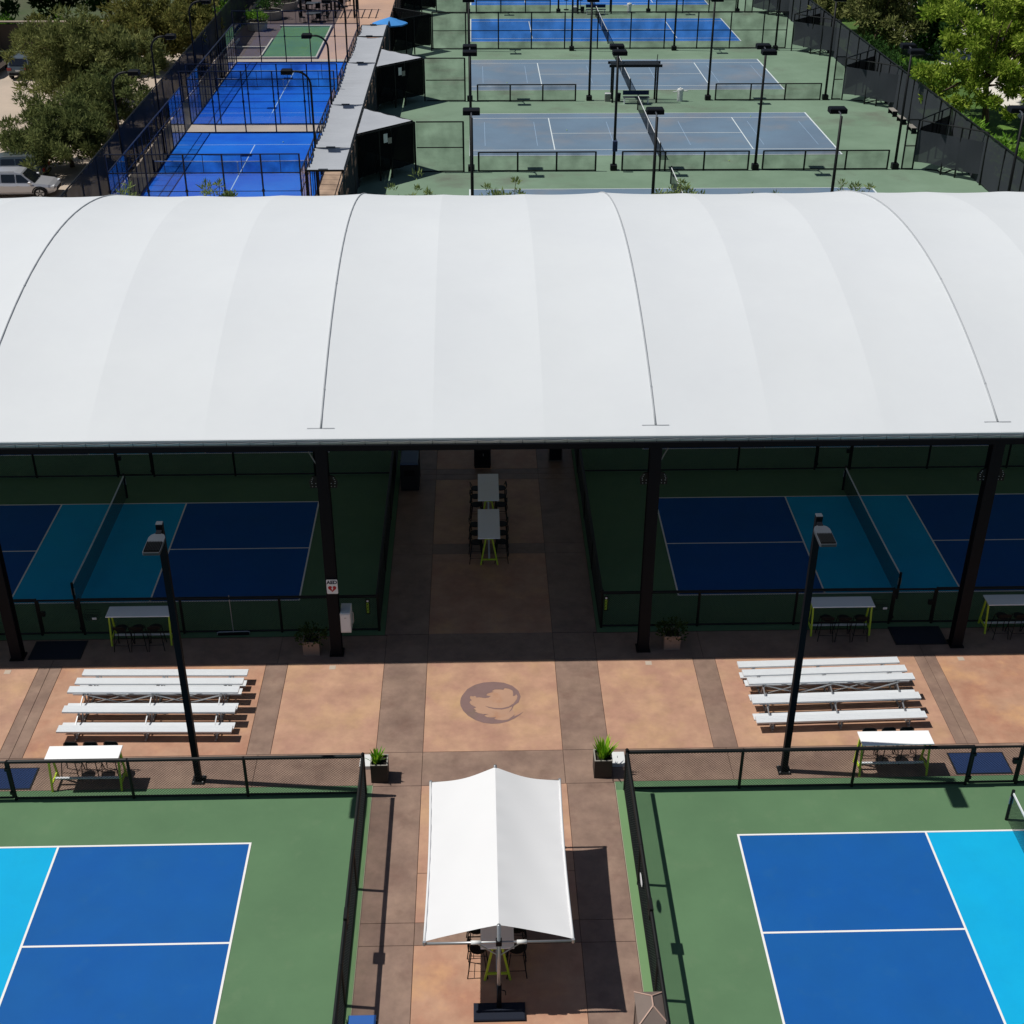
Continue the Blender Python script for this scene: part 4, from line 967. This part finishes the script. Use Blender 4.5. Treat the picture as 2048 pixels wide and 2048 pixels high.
def padel_light(label, x, y, d):
    r = thing('padel_light', label, 'light pole', (x, y, 0), 0, 'gooseneck light poles of the padel courts')
    pts = [(0, 0, 0), (0, 0, 5.9)]+[(d*.75*(1-math.cos(a)), 0, 6.4+.75*math.sin(a)) for a in [R(10*k) for k in range(0, 10)]]+[(d*.95, 0, 7.15)]
    MB().tube(pts, .06, 8).build('pole', 'steel_black', r, True)
    hd = MB().bevbox(min(d*.95, d*1.55), max(d*.95, d*1.55), -.25, .25, 7.02, 7.28, .05).build('lamp_head', 'steel_dark', r)
    MB().box(min(d*1.0, d*1.5), max(d*1.0, d*1.5), -.2, .2, 7.005, 7.019).build('lens', 'lamp_clear', hd)
    MB().box(-.15, .15, -.15, .15, 0, .05).build('base_plate', 'steel_black', r)
for k, y in enumerate((74.35, 84.4, 96.85, 106.5)):
    padel_light('black gooseneck light beside the walkway roof, %s from the front' % ORD[k], -9.02, y, -1)
    padel_light('black gooseneck light on the tree side of the padel courts, %s from the front' % ORD[k], -19.75, y-.1, 1)
fence('dark windscreen fence between padel courts and parking lot trees', (-20.75, 60), (-21.7, 140), [k*3.2 for k in range(25)], 3.0, mesh='windscreen', caps=False, end_h=0, name='windscreen_fence', bottom=False)

# ------------------------------------------------------------------ covered walkway
t = thing('walkway_roof', 'long grey fabric roof over the walkway beside the padel courts', 'canopy', (0, 0, 0))
ys = [69.9, 74.35, 84.4, 96.85, 106.5, 111.2]
for a, b in zip(ys, ys[1:]):
    sd = rnd.random()*6
    def fn(u, v):
        y = a+.05+(b-a-.1)*v; x = -9.05+1.98*u
        nr = (b-a)/.8
        return (x, y, 3.0-.16*math.sin(math.pi*v)-.05*math.sin(math.pi*u)+.05*math.sin(v*nr*2*math.pi+1.2*math.sin(u*3+sd)+sd)*(.5+.5*math.sin(v*9+sd))+.03*math.sin(v*nr*4.7+u*2+sd))
    MB().grid(fn, 8, int((b-a)*8)).build('fabric_panel', 'fabric_grey', t, True)
for y in ys:
    for x in (-9.05, -7.1): MB().box(x-.05, x+.05, y-.05, y+.05, 0, 3.0).build('post', 'steel_black', t)
    MB().box(-9.05, -7.1, y-.04, y+.04, 2.93, 3.02).build('cross_beam', 'steel_black', t)
    MB().box(-8.4, -7.9, y-.1, y+.06, 3.022, 3.07).build('fixture', 'seam_dark', t)
for x in (-9.08, -7.06): MB().box(x-.03, x+.03, ys[0], ys[-1], 2.94, 3.0).build('edge_beam', 'steel_black', t)
struct(MB().sheet(-9.25, -7.0, 57, 113.1, .004).build('walkway', 'paver'), 'beige paved walkway under the grey fabric roof')
for k in range(5):
    t = thing('walk_bench', 'dark slatted bench on the walkway, %s from the front' % ORD[k], 'bench', (-7.5, 68.2+k*9, 0)); 
    for q in range(3): MB().box(-.25, .25, -.5+q*.36, -.22+q*.36, .4, .44).build('seat_slat', 'wood', t)
    for q in (-.4, .5): MB().box(-.2, .2, q-.03, q+.03, 0, .4).build('leg', 'steel_black', t)

# ------------------------------------------------------------------ garden beyond the padel courts
t = thing('patio_umbrella', 'open blue patio umbrella at the end of the walkway roof', 'umbrella', (-6.95, 113.6, 0))
MB().tube([(0,0,0),(0,0,3.1)], .03, 8).build('pole', 'galv', t); n = 8
ring = [(1.45*math.cos(2*math.pi*k/n), 1.45*math.sin(2*math.pi*k/n), 2.74) for k in range(n)]
mb = MB()
for k in range(n): mb.add([(0,0,3.2), ring[k], ring[(k+1) % n]], [(0,1,2)]); mb.add([ring[k], (ring[k][0], ring[k][1], 2.64), (ring[(k+1)%n][0], ring[(k+1)%n][1], 2.64), ring[(k+1)%n]], [(0,1,2,3)])
mb.build('canopy', 'umb_blue', t); MB().cyl((0,0), .28, 0, .1, 12).build('base', 'steel_black', t)
for p in ring: pass
def leaves(mb, centre, rad, n, size, rr, up=.4, aspect=.35, flat=1.0, out=.6):
    c = np.array(centre); g_ = np.random.RandomState(rr.randint(0, 10**6))
    d = g_.normal(size=(n, 3)); d /= np.linalg.norm(d, axis=1)[:, None]
    q = g_.rand(n, 1)**.45
    p = c+d*q*np.array(rad)
    ax = d*out+g_.normal(size=(n, 3))*.55+np.array([0, 0, up]); ax /= np.linalg.norm(ax, axis=1)[:, None]
    sd = np.cross(ax, g_.normal(size=(n, 3))); sd /= np.linalg.norm(sd, axis=1)[:, None]
    L = size*(.6+.8*g_.rand(n, 1)); w = L*aspect
    a = p; b = p+ax*L*.45+sd*w*.5; e = p+ax*L; f = p+ax*L*.45-sd*w*.5
    base = len(mb.v)
    V = np.stack([a, b, e, f], 1).reshape(-1, 3)
    mb.v += [tuple(x) for x in V]; mb.f += [(base+4*i, base+4*i+1, base+4*i+2, base+4*i+3) for i in range(n)]
def shrub(name, label, loc, rad, m, n, size, sd, group=None, trunk=False):
    rr = random.Random(sd); t = thing(name, label, 'shrub', loc, 0, group); mb = MB()
    k = max(4, n//90)
    for i in range(k):
        a = rr.uniform(0, 6.28); e = rr.uniform(-.1, 1); q = rr.random()**.5*.75
        c = (rad[0]*q*math.cos(a), rad[1]*q*math.sin(a), rad[2]*(.35+.55*e*(1-q*.6)))
        leaves(mb, c, (rad[0]*.38, rad[1]*.38, rad[2]*.35), n//k, size, rr, .5)
    stuff_ = mb.build('foliage', m, t)
    st = MB()
    for i in range(5):
        a = rr.uniform(0, 6.28); st.tube([(0,0,0), (rad[0]*.4*math.cos(a), rad[1]*.4*math.sin(a), rad[2]*.7)], .03, 5, r2=.012)
    st.build('stems', 'bark', t); return t
def tree(label, loc, trunk_h, crowns, m, nleaf, size, sd, clump=.9, up=.35, aspect=.32, tr=.16, group=None, name='tree', shell=.5, out=.6, per=230):
    """crowns: list of (dx,dy,z, rx,ry,rz)"""
    rr = random.Random(sd); t = thing(name, label, 'tree', loc, 0, group)
    tops = []
    mb = MB(); tot = sum(c[3]*c[4]*c[5] for c in crowns)
    for (dx, dy, z, rx, ry, rz) in crowns:
        share = int(nleaf*rx*ry*rz/tot); k = max(6, int(share/per))
        for i in range(k):
            d = Vector((rr.gauss(0, 1), rr.gauss(0, 1), rr.gauss(0, 1))).normalized(); q = rr.random()**shell*(.92+.16*rr.random())
            c = (dx+d.x*q*rx, dy+d.y*q*ry, z+d.z*q*rz)
            s_ = clump*rr.uniform(.55, 1.25)
            leaves(mb, c, (s_, s_, s_*.72), int(share/k*rr.uniform(.6, 1.4)), size, rr, up, aspect, out=out)
            if i % 3 == 0: tops.append(c)
    mb.build('crown', m, t)
    tb = MB(); top = Vector((rr.uniform(-.3, .3), rr.uniform(-.3, .3), trunk_h))
    tb.tube([(0,0,-.05), (0,0,.25), (top.x*.5, top.y*.5, trunk_h*.5), top], tr*1.25, 8, r2=tr*.7); tb.build('trunk', 'bark', t, True)
    lb = MB()
    for c in tops[:26]:
        c = Vector(c); mid = top.lerp(c, .5)+Vector((0, 0, .12*(c-top).length)); lb.tube([top-Vector((0,0,.1)), mid, c], tr*.42, 5, r2=.012)
    lb.build('limbs', 'bark', t, True)
    return t
GP = 'young trees rising behind the canopy'
for i, (x, y, h) in enumerate([(-14.9, 54.2, 6.75), (-11.2, 56.0, 6.6), (-2.9, 55.4, 6.72), (1.1, 55.2, 6.7), (8.6, 55.6, 6.74), (12.3, 55.4, 6.5), (16.2, 55.6, 6.38)]):
    tree('tip of a pale young tree showing over the canopy ridge, %s from the left' % (ORD+['seventh'])[i], (x, y, 0), 3.4, [(0, 0, h-1.3, 1.1, 1.0, 1.5), (.5, 0, h-1.2, .6, .6, 1.3), (-.6, 0, h-1.4, .6, .6, 1.2)], 'leaf_pale', 1500, .2, 40+i, .22, .9, .26, .06, GP, 'young_tree', .6, per=38)
for i, (x, y, r0) in enumerate([(-19.7, 126.0, 1.0), (-19.3, 131.5, 1.3), (-18.6, 136.5, 1.5)]):
    t = thing('concrete_planter', 'round pale garden planter, %s from the front' % ORD[i], 'planter', (x, y, 0)); MB().cyl((0,0), r0*.85, 0, .75, 18, r0*.95).build('pot', 'kerb', t); MB().cyl((0,0), r0*.85, .7, .76, 18).build('soil', 'soil', t)
    shrub('shrub', 'rounded green shrub growing in the %s garden planter' % ORD[i], (x, y, .72), (r0, r0, .9+.5*i), 'leaf_shrub' if i == 0 else 'leaf_dark', 900, .22, 60+i)
for i, (x, y) in enumerate([(-15.0, 130), (-15.6, 135.5), (-13.6, 138)]):
    t = thing('patio_table', 'dark patio table beyond the turf, %s from the front' % ORD[i], 'table', (x, y, 0)); MB().bevbox(-.7, .7, -.6, .6, .7, .75, .02).build('tabletop', 'seam_dark', t)
    for a in (-.55, .55):
        for b in (-.45, .45): MB().box(a-.03, a+.03, b-.03, b+.03, 0, .7).build('leg', 'steel_black', t)
    for q in range(4):
        a = q*math.pi/2+.4; c = thing('patio_chair', 'dark patio chair at the %s patio table, %s clockwise' % (ORD[i], ORD[q]), 'chair', (x+1.15*math.cos(a), y+1.0*math.sin(a), 0), a-math.pi/2)
        MB().box(-.24, .24, -.24, .24, .42, .46).build('seat', 'steel_dark', c); MB().box(-.24, .24, .2, .25, .47, .9).build('backrest', 'steel_dark', c)
        for u in (-.2, .2):
            for v in (-.2, .2): MB().box(u-.02, u+.02, v-.02, v+.02, 0, .42).build('leg', 'steel_black', c)
t = thing('trellis', 'dark timber posts of a patio trellis at the top left', 'trellis', (-13.6, 133.5, 0))
for x in (-2.8, -.4, .4, 2.2):
    for y in (-1.5, 2.8): MB().box(x-.09, x+.09, y-.09, y+.09, 0, 3.2).build('post', 'steel_black', t)
for y in (-1.5, 2.8): MB().box(-3.1, 2.6, y-.07, y+.07, 3.2, 3.38).build('beam', 'steel_black', t)
for k in range(9): MB().box(-3+k*.66, -2.93+k*.66, -1.9, 3.2, 3.38, 3.46).build('rafter', 'steel_black', t)

# ------------------------------------------------------------------ cars
def car(label, loc, rz, paint, kind='suv', group='cars parked behind the trees'):
    """nose towards local +x"""
    t = thing('parked_car', label, 'car', loc, rz, group)
    L, Wd = 4.6, .92; H = 1.66
    st = [(-2.3, .62, .45, .78, .72), (-2.22, .86, .34, 1.0, .72), (-1.9, .92, .3, 1.03, .74), (-.5, .93, .28, 1.0, .74), (.85, .93, .28, .98, .74), (1.2, .92, .28, .97, .74), (1.95, .88, .3, .86, .7), (2.2, .78, .36, .74, .6), (2.32, .55, .46, .62, .5)]
    vs = []; fs = []; m_ = 8
    for (x, w, zb, zt, q) in st: vs += [(x, -w*.9, zb), (x, -w, zb+.18), (x, -w, zt-.16), (x, -w*.9, zt), (x, w*.9, zt), (x, w, zt-.16), (x, w, zb+.18), (x, w*.9, zb)]
    for i in range(len(st)-1):
        for k in range(m_): a, b = i*m_+k, i*m_+(k+1) % m_; fs.append((a, b, b+m_, a+m_))
    fs += [tuple(range(m_-1, -1, -1)), tuple((len(st)-1)*m_+k for k in range(m_))]
    MB().add(vs, fs).build('body', paint, t, False)
    top = [(-2.15, 1.0, .80), (-1.75, 1.58, .66), (-1.2, H, .64), (.1, H-.01, .64), (.45, 1.58, .65), (1.15, .98, .8)]
    vs = []; fs = []
    for (x, z, w) in top: vs += [(x, -w, z), (x, w, z)]
    bs = [(-2.15, .96), (-1.75, .98), (-1.2, .98), (.1, .97), (.45, .97), (1.15, .94)]
    n0 = len(vs)
    for (x, z) in bs: vs += [(x, -.83, z), (x, .83, z)]
    for i in range(5):
        fs.append((2*i, 2*i+2, 2*i+3, 2*i+1)); fs.append((n0+2*i, n0+2*i+2, 2*i+2, 2*i)); fs.append((2*i+1, 2*i+3, n0+2*i+3, n0+2*i+1))
    MB().add(vs, fs).build('cabin', paint, t)
    for s_ in (-1, 1):
        sd = lambda x, z: (x, s_*(.836-(z-.97)*.255+.006), z)
        for pts in ([(-1.68, 1.06), (-.72, 1.04), (-.72, 1.55), (-1.35, 1.55)], [(-.64, 1.04), (.12, 1.03), (.12, 1.54), (-.64, 1.55)], [(.2, 1.03), (.98, 1.02), (.5, 1.5), (.2, 1.53)]):
            MB().add([sd(*p) for p in pts], [(0,1,2,3)]).build('side_window', 'car_glass', t)
        MB().bevbox(.9, 1.06, min(s_*.86, s_*1.06), max(s_*.86, s_*1.06), 1.0, 1.14, .03).build('mirror', paint, t)
        for hx in (-.62, .28): MB().box(hx-.09, hx+.09, min(s_*.925, s_*.955), max(s_*.925, s_*.955), .84, .87).build('door_handle', 'rim', t)
        MB().box(2.05, 2.24, min(s_*.5, s_*.82), max(s_*.5, s_*.82), .62, .77).build('headlight', 'lamp_clear', t)
        MB().box(-2.32, -2.2, min(s_*.5, s_*.84), max(s_*.5, s_*.84), .72, .92).build('tail_light', 'lamp_red', t)
        for wx in (-1.4, 1.45):
            w = MB().cyl((0, 0), .36, -.11, .11, 20).build('wheel', 'tyre', t); w.matrix_local = Matrix.Translation((wx, s_*.84, .36)) @ Matrix.Rotation(R(90), 4, 'X')
            r_o = MB().cyl((0, 0), .24, -.125, .125, 14).build('rim', 'rim', w)
            for k in range(5): MB().box(-.03, .03, .04, .23, -.132, .132).build('spoke', 'steel_dark', w).rotation_euler = (0, 0, k*2*math.pi/5)
            MB().add([(wx+.45*math.cos(a), s_*(.931), .36+.45*math.sin(a)) for a in [math.pi*k/12 for k in range(13)]]+[(wx+.38*math.cos(a), s_*.931, .36+.38*math.sin(a)) for a in [math.pi*k/12 for k in range(13)]], [(k, k+1, 14+k, 13+k) for k in range(12)]).build('wheel_arch', 'tyre', t)
    MB().add([(.56, -.6, 1.56), (.56, .6, 1.56), (1.19, .72, 1.005), (1.19, -.72, 1.005)], [(0,3,2,1)]).build('windscreen', 'car_glass', t)
    MB().add([(-1.83, -.6, 1.53), (-1.83, .6, 1.53), (-2.16, .7, 1.08), (-2.16, -.7, 1.08)], [(0,1,2,3)]).build('rear_window', 'car_glass', t)
    MB().box(-2.36, -2.29, -.7, .7, .4, .56).build('rear_bumper', 'tyre', t); MB().box(-2.335, -2.305, -.2, .2, .66, .78).build('number_plate', 'white_plastic', t)
    MB().box(2.28, 2.35, -.45, .45, .42, .6).build('grille', 'tyre', t)
    for s_ in (-1, 1): MB().bar((-1.5, s_*.58, H+.03), (.1, s_*.58, H+.03), .04, .03).build('roof_rail', 'rim', t)
    return t
car('silver SUV in front among the cars at the left edge', (-26.45, 75.9, 0), R(2), 'car_silver').scale = (1, 1, .87)
car('grey SUV half hidden by the nearest olive tree', (-27.9, 78.9, 0), R(183), 'car_grey').scale = (1, 1, .9)
car('dark grey SUV seen from behind at the far left', (-35.1, 107.8, 0), R(90), 'car_grey')
car('black car cut by the left edge of the photo', (-38.1, 108.2, 0), R(90), 'car_dark')

# ------------------------------------------------------------------ parking wall, trees
t = thing('garden_wall', 'dark brown wall at the end of the parking lot', 'wall', (-34, 117.3, 0))
for k in range(9):
    MB().box(-18+k*3, -15.12+k*3, -.1, .1, 0, 2.05).build('panel', 'wall_dark', t); MB().box(-15.12+k*3, -15+k*3, -.16, .16, 0, 2.2).build('pier', 'wall_dark', t)
MB().box(-18.1, 9.1, -.17, .17, 2.2, 2.3).build('coping', 'concrete', t)
tree('large olive green tree at the upper left overhanging the parking lot', (-27.2, 97.0, 0), 1.8, [(-1.0, .3, 3.6, 4.5, 4.2, 2.6), (2.4, -.5, 3.1, 2.9, 3.6, 2.3), (-2.4, -.8, 2.3, 2.6, 3.0, 1.5), (.5, -3.2, 1.8, 3.2, 2.2, 1.3)], 'leaf_olive', 34000, .36, 11, .66, .6, .24, .2, per=150)
tree('nearest olive tree on the left, hiding parked cars', (-24.9, 81.6, 0), 1.2, [(-.8, -.2, 2.4, 2.9, 2.6, 1.9), (.9, -.3, 1.9, 1.9, 2.6, 1.5), (-2.2, -.6, 1.8, 1.7, 2.0, 1.1), (-.7, -3.0, 1.7, 1.7, 1.3, 1.2)], 'leaf_olive2', 28000, .3, 12, .5, .6, .24, .14, per=150)
tree('dark olive tree between the two big left trees', (-24.0, 89.4, 0), 1.2, [(0, 0, 2.5, 2.4, 3.4, 2.1), (-2.2, .5, 1.9, 2.2, 2.8, 1.5)], 'leaf_olive2', 15000, .32, 13, .55, .55, .26, .15, per=160)
tree('yellowish olive tree behind the large left tree', (-25.0, 109.5, 0), 1.6, [(-.5, 0, 3.0, 4.2, 3.8, 2.5)], 'leaf_yellow', 20000, .36, 14, .7, .5, .3, .16)
tree('brownish small tree beside the far left windscreen fence', (-24.2, 118.5, 0), 1.2, [(0, 0, 2.5, 2.5, 4.4, 2.0)], 'leaf_yellow', 12000, .36, 15, .65, .5, .3, .13)
GB = 'dark trees beyond the parking wall'
for i, (x, y, z, rx, rz) in enumerate([(-44, 124, 5, 4.5, 4), (-38.5, 128, 4.2, 4, 3.4), (-33, 127, 5, 4.2, 3.8), (-27.5, 131, 5.2, 4.4, 4), (-43, 114.5, 3.6, 2.6, 2.6), (-24.3, 141, 5, 4, 3.6)]):
    tree('dark green tree beyond the parking wall, %s from the left' % ['second', 'third', 'fourth', 'fifth', 'leftmost', 'rightmost'][i], (x, y, 0), 2.4, [(0, 0, z, rx, rx, rz)], 'leaf_dark', 7500, .5, 20+i, .9, .3, .4, .2, GB)
for i, (x, y, r0, m) in enumerate([(-40.5, 119.8, 1.5, 'leaf_shrub'), (-37.6, 120.0, 1.4, 'leaf_yellow'), (-35, 119.7, 1.6, 'leaf_shrub'), (-31, 120, 1.6, 'leaf_dark'), (-23.3, 127.5, 1.3, 'leaf_shrub'), (-23.0, 132, 1.4, 'leaf_shrub')]):
    shrub('shrub', 'leafy shrub behind the %s, %s from the left' % ('parking wall' if y < 121 else 'far left windscreen fence', ORD[i] if i < 4 else ORD[i-4]), (x, y, 0), (r0, r0, 2.2 if y < 121 else 1.6), m, 1200, .36, 70+i)
# right side trees
tree('big bright yellow-green tree on the right over the windscreen fence', (35.0, 91.0, 0), 2.6, [(0, 0, 5.4, 4.4, 4.4, 3.9), (-3.0, -1.6, 3.4, 2.4, 3.0, 2.3), (2.5, 1, 6.6, 3.4, 3.4, 3.0), (-1.0, 3.5, 6.6, 3.0, 3.0, 2.8), (1.4, -4.2, 2.7, 3.0, 2.4, 1.9)], 'leaf_bright', 34000, .34, 31, .62, .25, .36, .24, shell=.4, per=260)
tree('bright yellow-green tree cut by the right edge of the photo', (39.8, 95.5, 0), 3.0, [(0, 0, 5.4, 3.8, 4.2, 4.0), (-.5, -4.5, 3.4, 3.2, 3.0, 2.8)], 'leaf_bright', 17000, .36, 32, .65, .25, .36, .24, shell=.4, per=260)
tree('olive tree behind the right windscreen, above the middle bay', (34.0, 116.5, 0), 2.0, [(0, 0, 3.6, 3.4, 4.6, 3.0), (-1.2, 6, 3.4, 2.6, 4, 2.4), (1.5, -2.5, 2.2, 2.4, 2.4, 1.8)], 'leaf_olive', 26000, .4, 33, .8, .35, .32, .2)
tree('dark green glossy tree beside the pale path', (38.4, 113.5, 0), 1.6, [(0, 0, 2.6, 2.3, 2.6, 2.1)], 'leaf_dark', 11000, .4, 34, .7, .2, .45, .16)
tree('dark tree at the top right behind the bright tree', (44.5, 118, 0), 3, [(0, 0, 5, 3.8, 4.4, 3.8)], 'leaf_dark', 11000, .48, 35, .85, .2, .4, .2)
tree('dark green tree at the very top right', (38.5, 134, 0), 2.4, [(0, 0, 4.2, 4, 5, 3.6)], 'leaf_dark', 11000, .5, 36, .9, .2, .4, .2)
tree('mid green tree farthest along the right fence', (32.4, 133, 0), 1.6, [(0, 0, 2.6, 2.2, 5, 2.2)], 'leaf_shrub', 10000, .42, 37, .8, .2, .4, .14)
for i, y in enumerate((97, 100.5, 104, 107.5, 111)):
    shrub('shrub', 'dark hedge shrub behind the right windscreen, %s from the front' % ORD[i], (31.8+.4*(i % 2), y, 0), (1.5, 2.1, 2.0), 'leaf_dark', 1800, .34, 110+i, 'hedge shrubs behind the right windscreen')
for i, (x, y) in enumerate([(31.6, 80.5), (32.2, 77.0), (31.4, 84.3), (33.5, 73.5), (33.8, 101), (34, 106)]):
    shrub('shrub', 'bright shrub behind the right windscreen fence, %s from the front' % ['third', 'second', 'fourth', 'nearest', 'fifth', 'sixth'][i], (x, y, 0), (1.4, 1.7, 1.9 if i < 4 else 1.2), 'leaf_shrub', 1500, .34, 90+i)

for x, y, lab in ((-2.95, 19.9, 'small black plate on top of the left walk fence'), (3.54, 20.0, 'small black plate on top of the right walk fence')):
    t = thing('fence_plate', lab, 'sign', (x, y, 1.0))
    MB().bevbox(-.04, .04, -.16, .16, .0, .34, .01).build('plate', 'fence_black', t)
    for q in (-.1, .1): MB().box(-.05, .05, q-.012, q+.012, .05, .08).build('clip', 'steel_black', t)
t = thing('oval_plate', 'small white oval plate on the right walk fence', 'sign', (3.49, 21.2, .8))
o = MB().prism([(.09*math.cos(2*math.pi*k/16), .2*math.sin(2*math.pi*k/16)) for k in range(16)], -.004, .004).build('plate', 'sign_white', t); o.rotation_euler = (0, R(90), 0)
MB().box(-.008, .008, -.01, .01, -.1, -.08).build('clip', 'galv', t)
struct(MB().sheet(-2.95, -2.802, 8, 25.0, .009).build('edge_paint', 'green_edge'), 'lighter green margin outside the left walk fence')
struct(MB().sheet(3.327, 3.54, 8, 25.0, .009).build('edge_paint', 'green_edge'), 'lighter green margin outside the right walk fence')

for i, (x, y) in enumerate([(6.1, 89.6), (19.2, 93.2), (2.4, 103.9), (15.8, 82.0), (-14.9, 100.3), (-12.6, 86.9)]):
    b = MB(); n, m_ = 8, 5
    vs = [(0, 0, -.033)]+[(.033*math.sin(math.pi*j/m_)*math.cos(2*math.pi*k/n), .033*math.sin(math.pi*j/m_)*math.sin(2*math.pi*k/n), -.033*math.cos(math.pi*j/m_)) for j in range(1, m_) for k in range(n)]+[(0, 0, .033)]
    fs = [(0, 1+(k+1) % n, 1+k) for k in range(n)]+[(1+j*n+k, 1+j*n+(k+1) % n, 1+(j+1)*n+(k+1) % n, 1+(j+1)*n+k) for j in range(m_-2) for k in range(n)]+[(len(vs)-1, 1+(m_-2)*n+k, 1+(m_-2)*n+(k+1) % n) for k in range(n)]
    o = b.add(vs, fs).build('tennis_ball', 'sign_lime', None, True); o.location = (x, y, .06)
    tag(o, 'tiny yellow-green ball lying on the %s' % ['nearest full tennis court, left half', 'nearest full tennis court, far right', 'middle grey tennis court', 'nearest full tennis court, near line', 'far padel court', 'near padel court'][i], 'ball', 'loose balls')
